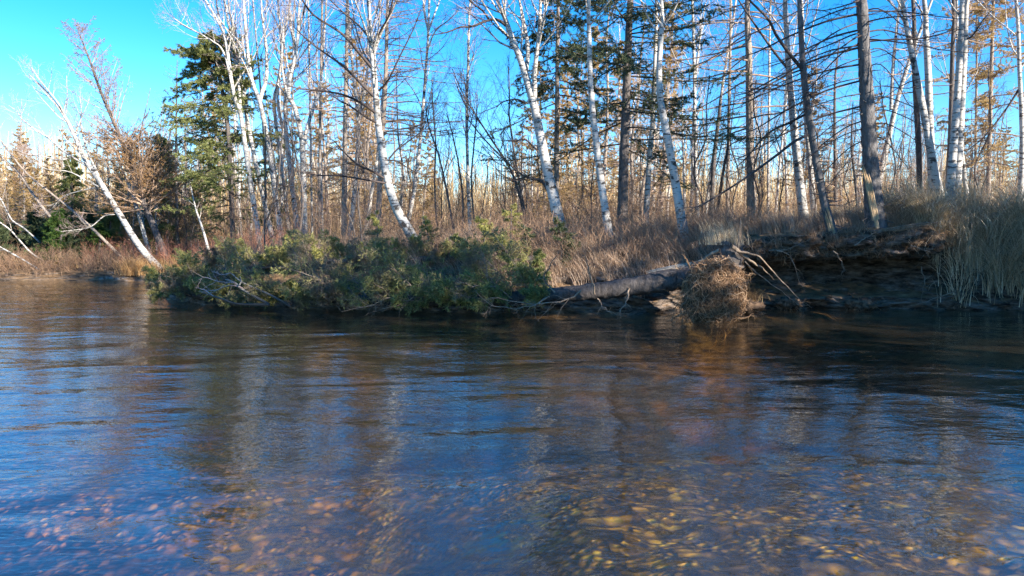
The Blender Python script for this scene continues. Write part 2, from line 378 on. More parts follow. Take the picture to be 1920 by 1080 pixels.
b2 = nd(t, 'Bump'); b2.inputs['Distance'].default_value = 0.010; t.links.new(wavel(3.4, 0.5, 1.0, 3, -0.2), b2.inputs['Height']); t.links.new(b1.outputs[0], b2.inputs['Normal'])
b3 = nd(t, 'Bump'); b3.inputs['Distance'].default_value = 0.0034; t.links.new(wavel(15, 0.55, 1.0, 3, 0.3), b3.inputs['Height']); t.links.new(b2.outputs[0], b3.inputs['Normal'])
fr_ = nd(t, 'Fresnel'); gb = nd(t, 'NewGeometry'); im = nd(t, 'MapRange'); im.inputs['To Min'].default_value = 2.4; im.inputs['To Max'].default_value = 1/2.4; t.links.new(gb.outputs['Backfacing'], im.inputs['Value']); t.links.new(im.outputs[0], fr_.inputs['IOR']); t.links.new(b3.outputs[0], fr_.inputs['Normal'])
gl = nd(t, 'BsdfGlossy'); gl.inputs['Roughness'].default_value = 0.015; t.links.new(b3.outputs[0], gl.inputs['Normal'])
tr = nd(t, 'BsdfTransparent'); tr.inputs[0].default_value = (0.97, 0.95, 0.9, 1)
mx = nd(t, 'MixShader'); t.links.new(fr_.outputs[0], mx.inputs[0]); t.links.new(tr.outputs[0], mx.inputs[1]); t.links.new(gl.outputs[0], mx.inputs[2])
df = nd(t, 'BsdfDiffuse'); df.inputs[0].default_value = (0.60, 0.48, 0.33, 1); m2 = nd(t, 'MixShader'); m2.inputs[0].default_value = 0.017
t.links.new(mx.outputs[0], m2.inputs[1]); t.links.new(df.outputs[0], m2.inputs[2]); t.links.new(m2.outputs[0], out.inputs[0])
va = nd(t, 'VolumeAbsorption'); va.inputs['Color'].default_value = (0.80, 0.66, 0.18, 1); va.inputs['Density'].default_value = 0.5; t.links.new(va.outputs[0], out.inputs['Volume'])
wv = np.array([(x, y, z) for z in (-3.5, 0) for x, y in ((-258, -58), (258, -58), (258, 36), (-258, 36))], float)
tag(MB().add(wv, [[0, 3, 2, 1], [4, 5, 6, 7], [0, 1, 5, 4], [1, 2, 6, 5], [2, 3, 7, 6], [3, 0, 4, 7]]).build('river_water', m, smooth=False), kind='structure')

# ------------------------------------------------------------------ trees
def px_path(pix, Y, K, dy=0.0, ext=0.0, up=0.6):
    pts = [at(u, v, Y+dy*i/max(1, len(pix)-1)) for i, (u, v) in enumerate(pix)]
    if ext > 0:
        d = pts[-1]-pts[-2]; d /= np.linalg.norm(d); d[2] += up*0.3; d /= np.linalg.norm(d)
        for q in (0.5, 1.0): pts.append(pts[-1]+d*ext*0.5+np.array([RS.randn()*0.06*ext, RS.randn()*0.06*ext, 0]))
    return spline(pts, K)
def gnarl(L, a):
    n = RS.randn(*L.shape); n = (n+np.roll(n, 1, 0))/2; n[0] = 0
    return L+n*a
def trunk_path(pix, Y, H, K=34):
    pts = [at(u, v, Y) for u, v in pix]
    gz = ground_z(pts[0][0], Y)
    d = pts[1]-pts[0]
    k = (gz-0.18-pts[0][2])/max(d[2], 0.05)
    k = max(min(k, 0.35), -1.5)
    k = max(min(k, 0.4), -0.5); pts[0] = pts[0]+d*k; gz = pts[0][2]+0.18 if pts[0][2] > gz+0.3 else gz
    top = gz+H
    if pts[-1][2] < top-0.4:
        e = pts[-1]-pts[-2]; e /= np.linalg.norm(e); e[2] = max(e[2], 0.75)
        rem = top-pts[-1][2]; n = max(2, int(rem/2.5))
        for q in range(n):
            e = e+np.array([RS.randn()*0.07, RS.randn()*0.07, 0.08]); e /= np.linalg.norm(e)
            pts.append(pts[-1]+e*rem/n/max(e[2], 0.6))
    return spline(pts, K), gz
def trunk_radius(r0, K, flare=0.25, p=0.8, tip=0.012):
    s_ = np.linspace(0, 1, K)
    return tip+(r0-tip)*((1-s_)**p)*(1+flare*np.exp(-s_*16))
def birch_crown(mb, P, R, rs, nA=16, LA=0.22, t0=0.4, nB=6, nC=5, nD=0, angA=42, up=0.10):
    A, AR = grow(P, R, nA, t0, 0.98, angA, 8, LA, 9, 0.42, rs, up, 0.10, 0.55, rcap=0.03)
    B, BR = grow(A, AR, nB, 0.2, 0.98, 38, 10, 0.48, 7, 0.5, rs, 0.05, 0.13, 0.4, rcap=0.011)
    mb.tubes(A, AR, 5, 0); mb.tubes(B, BR, 3, 1)
    Cc, CR = grow(B, BR, nC, 0.15, 1.0, 36, 10, 0.55, 5, 0.6, rs, 0.0, 0.16, 0.3, rcap=0.005, rmin=0.0019)
    mb.tubes(Cc, CR, 3, 1)
    if nD:
        Dd, DR = grow(Cc, CR, nD, 0.2, 1.0, 36, 10, 0.6, 4, 0.7, rs, -0.03, 0.18, 0.3, rcap=0.003, rmin=0.0017)
        mb.tubes(Dd, DR, 3, 1)
    return mb
def birch(label, Y, w, H, pix, limbs=(), dark=(), group=None, seed=0, crown={}, lw=None, name='birch_tree', bark='birch', cat='birch tree', tw='birch_twig', lm='birch_limb'):
    rs = np.random.RandomState(100+seed)
    P, gz = trunk_path(pix, Y, H); base = P[0].copy(); base[2] = gz
    r0 = w/2*Y/F; R = trunk_radius(r0, len(P))
    root = thing(name, base, label, cat, group)
    MB().tubes(P, R, 12).build('trunk', M[bark], root, base)
    crown = dict(crown); mb = MB(); birch_crown(mb, P[None], R[None], rs, **crown)
    for lp, lw_ in limbs:
        L = px_path(lp, Y, 20, dy=rs.uniform(-1, 1), ext=2.5 if lp[-1][1] < 12 else 0.7)
        LR = np.maximum(trunk_radius(lw_/2*Y/F, 20, 0.0, 0.8, 0.006), 0.005)
        MB().tubes(L, LR, 8).build('limb', M[bark if bark != 'birch' else 'birch_limb'], root, base)
        birch_crown(mb, L[None], LR[None], rs, nA=10, LA=0.30, t0=0.3, nB=5, nC=crown.get('nC', 5), nD=crown.get('nD', 0), up=crown.get('up', 0.1))
    for lp, lw_ in dark:
        L = px_path(lp, Y, 16, dy=rs.uniform(-1.2, 0.6), ext=0.5)
        LR = trunk_radius(lw_/2*Y/F, 16, 0.0, 0.8, 0.004)
        d_ = MB().tubes(L, LR, 6)
        A, AR = grow(L[None], LR[None], 12, 0.15, 0.98, 40, 10, 0.35, 7, 0.5, rs, 0.02, 0.15, 0.4, rcap=0.01)
        B, BR = grow(A, AR, 5, 0.2, 1, 38, 10, 0.45, 5, 0.6, rs, 0, 0.16, 0.3, rmin=0.0019)
        d_.tubes(A, AR, 4).tubes(B, BR, 3).build('branch', M['dark_twig'], root, base)
    mb.build('crown', [M[lm], M[tw]], root, base)
    return root
def conifer_parts(P, R, rs, n, t0, Lmax, elev, sag, tw, ndl=None, asym=0.0, taper=0.8, twL=0.26, sub=3, t1=0.985, rcap=0.03, rb=0.30, nw=0.012, nl=0.09, up_tip=0.06, mb=None, spread=0.7, rmin=0.0017, need_t0=0.15):
    mb = mb or MB()
    az = rs.rand(n)*2*pi
    if asym: az = np.where(rs.rand(n) < abs(asym), (pi if asym < 0 else 0)+rs.randn(n)*0.7, az)
    trop = np.concatenate([np.full(4, -sag), np.full(4, up_tip)])
    A, AR = grow(P[None], R[None], n, t0, t1, 90-elev, 7, Lmax, 9, rb, rs, trop, 0.05, taper, rcap=rcap, rel=False, az=az, rmin=0.003)
    B, BR = grow(A, AR, tw, 0.12, 0.98, 52, 9, twL, 6, 0.5, rs, -0.03, 0.10, 0.55, flat=0.3, rcap=0.006, rmin=rmin)
    mb.tubes(A, AR, 4, 0).tubes(B, BR, 3, 0)
    if sub:
        Cc, CR = grow(B, BR, sub, 0.2, 0.95, 48, 10, 0.45, 4, 0.6, rs, -0.03, 0.14, 0.4, flat=0.5, rcap=0.003, rmin=rmin)
        mb.tubes(Cc, CR, 3, 0)
    if ndl:
        mb.needles(B, ndl, nl, nw, spread, rs, 1, need_t0)
        mb.needles(A, ndl*2, nl, nw, spread, rs, 1, 0.45)
        if sub: mb.needles(Cc, max(2, ndl//3), nl, nw, spread, rs, 1)
    return mb
def conifer(label, Y, w, H, pix, seed=0, bark='larch', twig='larch_twig', needle=None, group=None, name='larch_tree', cat='larch tree', tip=0.01, **kw):
    rs = np.random.RandomState(500+seed)
    P, gz = trunk_path(pix, Y, H); base = P[0].copy(); base[2] = gz
    R = trunk_radius(w/2*Y/F, len(P), 0.25, 0.85, tip)
    root = thing(name, base, label, cat, group)
    MB().tubes(P, R, 12).build('trunk', M[bark], root, base)
    bands = kw.pop('bands', [{}]); mb = MB()
    for bd in bands: conifer_parts(P, R, rs, mb=mb, **dict(kw, **bd))
    mb.build('crown', [M[twig]]+([M[needle]] if needle else []), root, base)
    return root
LARCH = dict(n=70, t0=0.12, Lmax=2.0, elev=8, sag=0.05, tw=9, sub=2, twL=0.25)
def larch(label, Y, w, H, pix, seed=0, needle=None, ndl=None, **kw):
    a = dict(LARCH); a.update(kw)
    return conifer(label, Y, w, H, pix, seed, needle=needle, ndl=ndl, **a)

# --- the far left bank
birch('white birch leaning left over the water, forked into long bare limbs', 27, 13, 7.2,
      [(293, 497), (262, 462), (225, 403), (190, 345), (160, 300), (133, 240), (115, 210), (85, 170), (55, 140)],
      limbs=[([(165, 312), (120, 284), (95, 262), (62, 240), (40, 222)], 4.5), ([(128, 232), (110, 195), (76, 152)], 3.5), ([(190, 345), (178, 315), (162, 280), (152, 235), (152, 215)], 5),
             ([(185, 350), (165, 340), (130, 322), (92, 318), (70, 308)], 2.6), ([(178, 352), (150, 358), (120, 368), (100, 388)], 2.2), ([(215, 402), (195, 405), (172, 424), (150, 430)], 2.2), ([(132, 296), (110, 300), (80, 293), (55, 290)], 3)], seed=1,
      crown=dict(nA=12, LA=0.2, t0=0.45, nC=6))
conifer('dark leaning larch with a feathery bare top and brown lower branches', 28, 13, 8.6,
      [(313, 487), (290, 430), (267, 375), (247, 315), (222, 250), (190, 175), (165, 105), (145, 55)], seed=2, bark='spruce', twig='larch_twig', needle='needle_tan',
      n=95, t0=0.2, Lmax=2.5, elev=40, sag=-0.03, tw=12, sub=3, twL=0.26, ndl=5, taper=0.72, asym=0.2, nl=0.06, bands=[{}, dict(n=60, t0=0.22, t1=0.55, Lmax=2.0, elev=15, asym=0.65, ndl=16, nl=0.07, nw=0.014, taper=0.3)])
birch('slim white birch standing just left of the dark leaning larch', 29, 5, 4.8, [(283, 478), (262, 410), (240, 345), (222, 300), (212, 270)], seed=3, crown=dict(nA=10, nC=4))
birch('slim grey-white birch rising between the two leaning trees', 29.5, 6, 5.2, [(277, 465), (264, 420), (252, 365), (246, 310), (240, 270)], seed=4, crown=dict(nA=12, nC=4))
birch('thin grey bare pole leaning left behind the forked leaning birch', 28.5, 6, 5.6, [(238, 494), (200, 455), (168, 424), (130, 390), (95, 362), (48, 323), (10, 275)], seed=5, bark='larch', lm='larch_twig', crown=dict(nA=9, nC=3, LA=0.12))
birch('thin grey bare pole leaning left with its foot hidden by dark firs', 29, 6, 6.2, [(125, 450), (106, 422), (67, 372), (35, 325), (0, 292), (-30, 260)], seed=6, bark='larch', lm='larch_twig', crown=dict(nA=9, nC=3, LA=0.12))
birch('pale thin birch bowing left beside the dark firs at the water', 28, 3.2, 3.6, [(84, 492), (60, 475), (43, 458), (20, 432), (0, 417), (-20, 400)], seed=7, crown=dict(nA=6, nC=3))
birch('lowest pale birch pole bowing to the water at far left', 27.2, 3.2, 2.4, [(64, 500), (45, 488), (20, 474), (0, 463), (-25, 450)], seed=8, crown=dict(nA=6, nC=3))
birch('pale birch pole leaning left across the dark firs', 29, 3, 3.4, [(66, 447), (45, 428), (22, 412), (5, 380), (-5, 365)], seed=9, crown=dict(nA=7, nC=3))
birch('short white birch slanting before the green pine', 26, 5, 2.6, [(391, 470), (383, 440), (374, 412), (368, 395)], seed=10, crown=dict(nA=5, nC=3))
conifer('bare grey pole leaning right above the brown larch branches', 31, 4, 7.2, [(225, 430), (255, 300), (262, 255), (282, 165)], seed=11, bark='larch', n=10, t0=0.3, Lmax=0.5, elev=20, sag=0, tw=3, sub=0)
SPR = dict(bark='spruce', twig='spruce_twig', name='spruce_tree', cat='spruce tree')
conifer('olive green pine with layered branches left of the white birch clump', 27, 10, 8.2, [(437, 446), (432, 330), (425, 220), (408, 130), (398, 92)], seed=12, needle='needle_olive',
      bands=[dict(n=105, t0=0.08, t1=0.66, Lmax=2.4, tw=26, taper=0.5, ndl=66), dict(n=30, t0=0.62, t1=0.99, Lmax=1.15, tw=11, taper=0.8, ndl=34, asym=-0.1)], n=1, t0=0.1, Lmax=3, elev=5, sag=0.04, tw=16, sub=1, twL=0.24, ndl=56, asym=-0.3, taper=0.78, nl=0.075, nw=0.014, rcap=0.02, bark='spruce', twig='spruce_twig', name='pine_tree', cat='pine tree', spread=0.8, need_t0=0.3)
for k, (u, v, top, Y, lab, nm) in enumerate([(112, 496, 392, 28.5, 'small dark green fir nearest the water under the leaning birches', 'needle_fir'), (62, 490, 398, 30, 'dark fir half hidden behind bowed birch poles at left', 'needle_dark'),
      (165, 488, 395, 30.5, 'dark fir in shadow right of the small bright fir', 'needle_dark'), (205, 470, 385, 31, 'small yellow-green fir beside the leaning birch trunk', 'needle_olive'),
      (133, 450, 290, 36, 'green spruce top rising behind the forked leaning birch', 'needle_olive'), (300, 460, 250, 33, 'narrow olive spruce between the dark leaning larch and the pine', 'needle_olive'), (20, 495, 420, 31, 'dark fir at the left edge in the shade', 'needle_dark'), (88, 490, 410, 29.5, 'dark fir close behind the small bright fir', 'needle_dark'), (142, 492, 432, 28.5, 'low dark fir at the waterline right of the bright fir', 'needle_dark'), (185, 490, 420, 29.5, 'dark fir under the grey leaning pole', 'needle_fir'), (-12, 498, 400, 29, 'dark fir cut by the left edge of the view', 'needle_dark')]):
    H = at(u, top, Y)[2]-ground_z(at(u, v, Y)[0], Y)
    conifer(lab, Y, 6, H, [(u, v), (u+2, (v+top)/2), (u, top)], seed=20+k, needle=nm, n=int(44+16*H), t0=0.03, Lmax=0.46*H if H < 4 else 0.24*H, elev=-2, sag=0.03, tw=14, sub=1, twL=0.34, ndl=40, taper=0.85, nl=0.09, nw=0.02, **SPR)
for k, (u, v, top, Y, lab) in enumerate([(42, 470, 270, 34, 'orange-brown larch crown at the left edge above the grey poles'), (200, 470, 245, 34, 'gold-brown larch behind the trunk of the dark leaning larch'), (285, 470, 280, 33, 'brown bushy larch low beside the dark leaning trunk'), (345, 450, 190, 36, 'tan larch showing behind the left side of the pine')]):
    H = at(u, top, Y)[2]-1.0
    larch(lab, Y, 6, H, [(u, v), (u+3, (v+top)/2), (u, top)], seed=40+k, needle='needle_tan' if k != 1 else 'needle_gold', ndl=10, n=70, Lmax=0.30*H, tw=11, elev=22, sag=0, nl=0.06, nw=0.012, group=None)
for k, (u, v, top, Y, w_, lab) in enumerate([(40, 460, 185, 37, 6, 'bare grey larch against the sky at the far left'), (73, 460, 230, 38, 5, 'second bare grey larch from the left edge'), (118, 460, 215, 38, 5, 'bare larch behind the fork of the leaning birch'), (183, 450, 215, 38, 5, 'bare larch behind the dark leaning larch top'),
      (332, 450, 112, 33, 7, 'tall bare larch with purple twigs just left of the pine'), (318, 450, 240, 35, 5, 'thin bare larch half hidden left of the pine')]):
    H = at(u, top, Y)[2]-1.0
    larch(lab, Y, w_, H, [(u, v), (u-2, (v+top)/2), (u, top)], seed=50+k, n=60, Lmax=0.26*H, tw=10, elev=25, sag=-0.01)

# --- white birch clump left of centre
CL = dict(nA=13, LA=0.24, t0=0.35, nC=5, angA=34)
def cb(label, Y, w, H, pix, limbs=(), seed=0, **k): return birch(label, Y, w, H, pix, limbs, seed=seed, crown=dict(CL, **k))
cb('tall white birch touching the right side of the pine, outermost of the clump', 26, 10, 11.5, [(487, 458), (477, 390), (463, 300), (451, 214), (439, 180), (428, 110), (418, 60), (385, 0)],
   [([(451, 214), (448, 160), (442, 120), (418, 60), (405, 0)], 6), ([(438, 178), (420, 100), (395, 75), (350, 50)], 4)], 60)
cb('white birch with long limbs fanning left above the pine', 26.8, 9, 12, [(515, 462), (500, 400), (478, 300), (463, 222), (455, 170), (442, 110), (430, 50), (420, 0)],
   [([(455, 170), (432, 120), (405, 80), (345, 48)], 5), ([(449, 150), (445, 80), (430, 20), (428, -20)], 5)], 61)
cb('white birch forking widely into two pale stems in the clump', 26, 10, 12.5, [(530, 462), (518, 380), (508, 300), (494, 222), (484, 182), (473, 155), (466, 110), (462, 70), (457, 14), (455, -10)],
   [([(487, 190), (492, 170), (499, 150), (500, 110), (497, 70), (491, 30), (489, -5)], 8), ([(497, 72), (505, 62), (514, 55)], 2.5)], 62)
cb('slender white birch in the middle of the clump with a high fork', 27.5, 7, 12, [(545, 452), (530, 330), (514, 200), (520, 160), (527, 111), (526, 60), (521, 0)], [([(526, 60), (510, 25), (500, 5)], 3)], 63)
cb('white birch with bright crossing stems right in the clump', 26.5, 9, 12.5, [(560, 445), (545, 330), (536, 240), (536, 172), (546, 130), (555, 97), (562, 50), (575, 0)], [([(555, 97), (545, 50), (543, 0)], 5), ([(530, 240), (520, 180), (530, 100), (537, 40), (545, 0)], 5)], 64)
cb('white birch splitting into a wide V above head height, right edge of the clump', 26, 11, 10.5, [(571, 445), (569, 350), (567, 278), (562, 240), (552, 200), (541, 180), (545, 140), (556, 95), (560, 30), (562, 0)],
   [([(567, 280), (576, 240), (588, 200), (598, 175), (602, 150), (606, 122)], 8), ([(541, 182), (532, 150), (528, 110), (531, 60)], 5)], 65)
for k, (u0, u1, u2, w_, Y, lab) in enumerate([(500, 492, 474, 4, 28, 'thin grey birch stem squeezed between the clump and the pine'), (552, 548, 552, 4, 28.5, 'thin straight birch behind the crossing stems of the clump'), (585, 582, 578, 4, 29, 'thin pale birch just behind the wide V birch'), (605, 600, 612, 5, 29, 'pale straight birch right of the wide V birch')]):
    cb(lab, Y, w_, 10.5, [(u0, 440), (u1, 220), (u2, 0)], (), 70+k, nA=12, nC=4)

# --- centre
birch('big leaning white birch at the bank edge with long dark bare branches', 18.2, 19, 11.5, [(782, 462), (765, 430), (745, 395), (728, 345), (717, 285), (709, 232), (705, 180), (700, 125), (694, 70), (690, 0)],
      limbs=[([(699, 105), (715, 60), (735, 20), (745, -10)], 6), ([(696, 85), (680, 40), (665, 0)], 4)],
      dark=[([(706, 213), (680, 195), (645, 178), (600, 170), (560, 166)], 5), ([(703, 183), (680, 160), (645, 125), (610, 100), (580, 78)], 5.5), ([(698, 128), (670, 95), (640, 62), (590, 30), (570, 5)], 5.5), ([(694, 72), (670, 45), (640, 20), (610, -10)], 4.5),
            ([(710, 170), (728, 150), (750, 105), (775, 55)], 4), ([(699, 88), (715, 55), (730, 28), (736, 0)], 4.5), ([(729, 298), (745, 280), (770, 262), (800, 238)], 3.5), ([(726, 338), (700, 322), (670, 308), (645, 285)], 4.5), ([(728, 344), (690, 338), (640, 330), (590, 328)], 4), ([(708, 230), (690, 222), (655, 198), (640, 190)], 4), ([(722, 300), (745, 302), (770, 318), (800, 330)], 3)],
      seed=80, crown=dict(nA=16, t0=0.55, nC=5))
birch('white birch leaning right behind the big leaning birch', 26, 8, 12, [(763, 425), (775, 365), (785, 290), (790, 240), (797, 150), (803, 60), (806, -10)], [([(803, 60), (795, 20), (795, -10)], 4), ([(802, 62), (815, 25), (825, -5)], 4), ([(800, 100), (815, 60), (838, 40)], 3)], seed=81, crown=dict(nA=14, nC=5, t0=0.3, angA=36))
birch('white birch with dark flecks behind the grey larch, left of the leaning birch', 26, 9, 12, [(658, 425), (664, 370), (670, 290), (672, 230), (665, 160), (658, 90), (652, 0)], [([(672, 230), (682, 180), (690, 120), (690, 40), (694, 0)], 6)], seed=82, crown=dict(nA=14, nC=5, t0=0.35))
birch('white birch slanting right toward the leaning birch trunk', 27, 7, 8, [(687, 428), (697, 360), (705, 315), (712, 250), (718, 170)], seed=83, crown=dict(nA=12, nC=4, t0=0.3))
larch('straight grey-brown larch left of the leaning birch', 25, 10, 13, [(645, 430), (647, 250), (650, 100), (651, 0)], seed=84, n=80, Lmax=1.5, elev=5)
larch('straight larch with a purple twig crown right behind the leaning birch', 24, 11, 14, [(709, 428), (714, 300), (723, 150), (727, 0)], seed=85, n=110, Lmax=2.7, elev=12, tw=14, sub=4, asym=0.45, t0=0.25)
larch('thin grey larch right of the white birch clump', 28, 6, 12, [(598, 440), (600, 250), (604, 0)], seed=86, n=60, Lmax=1.1)
birch('young pale birch with a slender pointed crown against open sky', 23, 6.5, 7.7, [(882, 445), (877, 320), (875, 200), (878, 110), (880, 20)], seed=87, crown=dict(nA=34, LA=0.17, t0=0.22, nB=6, nC=5, angA=32, up=0.06))
for k, (pix, Y, H, w_, lab) in enumerate([
      ([(866, 440), (868, 380), (862, 320), (850, 260)], 22, 3.9, 3.5, 'dark bare sapling just left of the slender young birch'),
      ([(892, 440), (884, 350), (888, 280), (893, 230)], 22, 4.4, 3.5, 'dark bare sapling just right of the slender young birch'),
      ([(983, 400), (966, 340), (950, 305), (922, 262), (898, 225)], 21, 4.3, 5, 'dark bare sapling arching left, big birch on its right'),
      ([(985, 405), (975, 350), (965, 290), (955, 220), (955, 190)], 22, 4.6, 4.5, 'upright dark bare sapling beside the arching one'),
      ([(850, 430), (838, 360), (822, 290), (808, 250)], 21, 4.0, 4, 'dark bare sapling leaning left toward the leaning birch'),
      ([(820, 430), (815, 350), (817, 270), (812, 205)], 22, 4.6, 3.5, 'dark bare upright sapling right of the leaning birch'),
      ([(1043, 390), (1020, 345), (1000, 335), (975, 325)], 20, 2.6, 6, 'dark crooked bare shrub tree at the foot of the big forked birch'),
      ([(1655, 400), (1678, 330), (1672, 270), (1665, 240)], 19, 3.6, 3, 'thin dark sapling right of the thick spruce trunk'),
      ([(560, 445), (568, 380), (560, 320), (548, 260)], 23, 4.5, 4, 'dark bare sapling in front of the white birch clump'),
      ([(480, 470), (505, 400), (520, 350), (525, 300)], 22, 4.2, 3.5, 'dark bare sapling leaning right before the white birch clump')]):
    birch(lab, Y, w_, H, pix, seed=90+k, bark='spruce', name='bare_sapling', cat='sapling', tw='dark_twig', lm='dark_twig', crown=dict(nA=16, LA=0.34, t0=0.12, nB=6, nC=4, angA=38, up=0.06))
birch('big white birch forked high into three stems, left of the dark spruce', 19, 20, 13, [(1047, 408), (1032, 345), (1016, 270), (1003, 205), (988, 150), (976, 112), (960, 72), (947, 35), (932, 0)],
      limbs=[([(985, 140), (990, 95), (984, 50), (974, 0)], 9), ([(1002, 195), (1003, 130), (1010, 70), (1013, 0)], 10), ([(1003, 120), (1015, 60), (1024, 0)], 5), ([(956, 62), (945, 30), (948, 0)], 6)],
      dark=[([(949, 48), (935, 38), (917, 37), (885, 50), (865, 50), (840, 60)], 6), ([(917, 37), (905, 20), (885, 5), (870, -15)], 4), ([(953, 70), (945, 62), (930, 50)], 4), ([(987, 195), (970, 186), (945, 190), (930, 200)], 3), ([(1005, 280), (985, 262), (965, 265)], 3.5)], seed=110, crown=dict(nA=14, t0=0.5))
birch('straight white birch in the shade, left of the dark spruce trunk', 17.5, 15, 12, [(1142, 440), (1127, 340), (1116, 250), (1108, 170), (1105, 80), (1104, 0)], seed=111, crown=dict(nA=12, t0=0.62))
conifer('dark green spruce with a thick dark trunk and drooping needled branches', 20, 20, 14, [(1167, 405), (1171, 270), (1177, 120), (1182, 0)], seed=112, needle='needle_dark',
        n=80, t0=0.15, Lmax=3.1, elev=-4, sag=0.035, tw=22, sub=2, twL=0.24, ndl=62, taper=0.45, nl=0.065, nw=0.014, rcap=0.022, spread=0.75, need_t0=0.1, **SPR)
conifer('second green spruce, slim, standing left of the straight birch', 23.5, 10, 12, [(1043, 398), (1044, 250), (1045, 100), (1046, 0)], seed=113, needle='needle_dark',
        n=72, t0=0.22, Lmax=1.9, elev=-6, sag=0.04, tw=15, sub=2, twL=0.28, ndl=56, taper=0.4, nl=0.075, nw=0.016, rcap=0.02, **dict(SPR, bark='larch'))
birch('slender birch crossing behind the bowed birch right of the spruce', 20.5, 11, 12, [(1211, 412), (1217, 310), (1224, 225), (1228, 120), (1231, 0)], seed=114, crown=dict(nA=10, t0=0.6))
birch('bowed white birch right of the spruce, curving to its foot', 17.8, 17, 12, [(1281, 432), (1266, 340), (1250, 250), (1238, 185), (1236, 120), (1240, 60), (1240, 0)], seed=115, crown=dict(nA=12, t0=0.6))
# --- right half
birch('bright white sunlit birch between the bowed birch and the grey larch', 27, 8, 12, [(1308, 415), (1304, 300), (1302, 150), (1298, 0)], [([(1303, 150), (1312, 80), (1320, 20)], 4)], seed=116, crown=dict(nA=16, nC=5, t0=0.35))
birch('thin white birch leaning right behind the dark snag', 29, 6.5, 12, [(1322, 402), (1340, 280), (1355, 160), (1368, 80), (1380, 0)], seed=117, crown=dict(nA=14, nC=4, t0=0.3))
conifer('dark broken snag standing before the thin leaning birch', 22, 9, 4.2, [(1334, 400), (1337, 330), (1342, 270), (1349, 212)], seed=118, bark='spruce', twig='dark_twig', n=12, t0=0.2, Lmax=0.8, elev=-10, sag=0.03, tw=4, sub=0, tip=0.03, name='dead_tree', cat='dead tree')
conifer('dark leaning snag crossing behind the standing snag', 23, 6, 3.4, [(1345, 395), (1352, 350), (1358, 310), (1364, 280)], seed=119, bark='spruce', twig='dark_twig', n=8, t0=0.2, Lmax=0.5, elev=0, sag=0.03, tw=3, sub=0, tip=0.03, name='dead_tree', cat='dead tree')
larch('orange-barked larch behind the dark snag', 28, 7, 12, [(1364, 402), (1366, 260), (1369, 100), (1370, 20)], seed=120, n=80, Lmax=2.0, needle='needle_tan', ndl=2, nl=0.05)
larch('tall grey larch with long sagging bare branches, right side sunlit', 22.5, 16, 15, [(1409, 395), (1406, 250), (1404, 100), (1402, 0)], seed=121, n=85, Lmax=3.0, elev=-4, sag=0.02, tw=14, sub=2, twL=0.2, t0=0.16, taper=0.5, up_tip=0.08)
birch('thin pale birch right of the tall grey larch', 29, 5, 12, [(1440, 395), (1442, 200), (1445, 0)], seed=122, crown=dict(nA=12, nC=4))
birch('thin pale birch leaning right, left of the freckled birch', 30, 5, 9, [(1455, 395), (1463, 300), (1475, 180), (1482, 120)], seed=123, crown=dict(nA=12, nC=4))
birch('freckled white birch left of the dead leaning trunk', 21.5, 17, 13, [(1505, 390), (1496, 310), (1486, 210), (1478, 110), (1472, 0)], seed=124, dark=[([(1478, 130), (1450, 95), (1415, 45), (1385, 0)], 5)], crown=dict(nA=12, t0=0.55))
birch('white birch half hidden behind the dead leaning trunk', 23, 11, 13, [(1526, 400), (1521, 330), (1512, 230), (1506, 110), (1503, 0)], seed=125, crown=dict(nA=12, t0=0.5))
conifer('dark bare young larch between the dead leaning trunk and the thick trunk', 24, 7, 6.0, [(1567, 402), (1566, 300), (1565, 220), (1566, 150)], seed=126, bark='spruce', twig='larch_twig', n=70, t0=0.1, Lmax=1.6, elev=10, sag=0.02, tw=10, sub=2)
conifer('small dark bare spruce close left of the thick spruce trunk', 20, 6, 3.3, [(1609, 400), (1604, 340), (1598, 290), (1597, 260)], seed=127, bark='spruce', twig='dark_twig', n=50, t0=0.1, Lmax=1.5, elev=-8, sag=0.03, tw=8, sub=2, name='spruce_tree', cat='spruce tree')

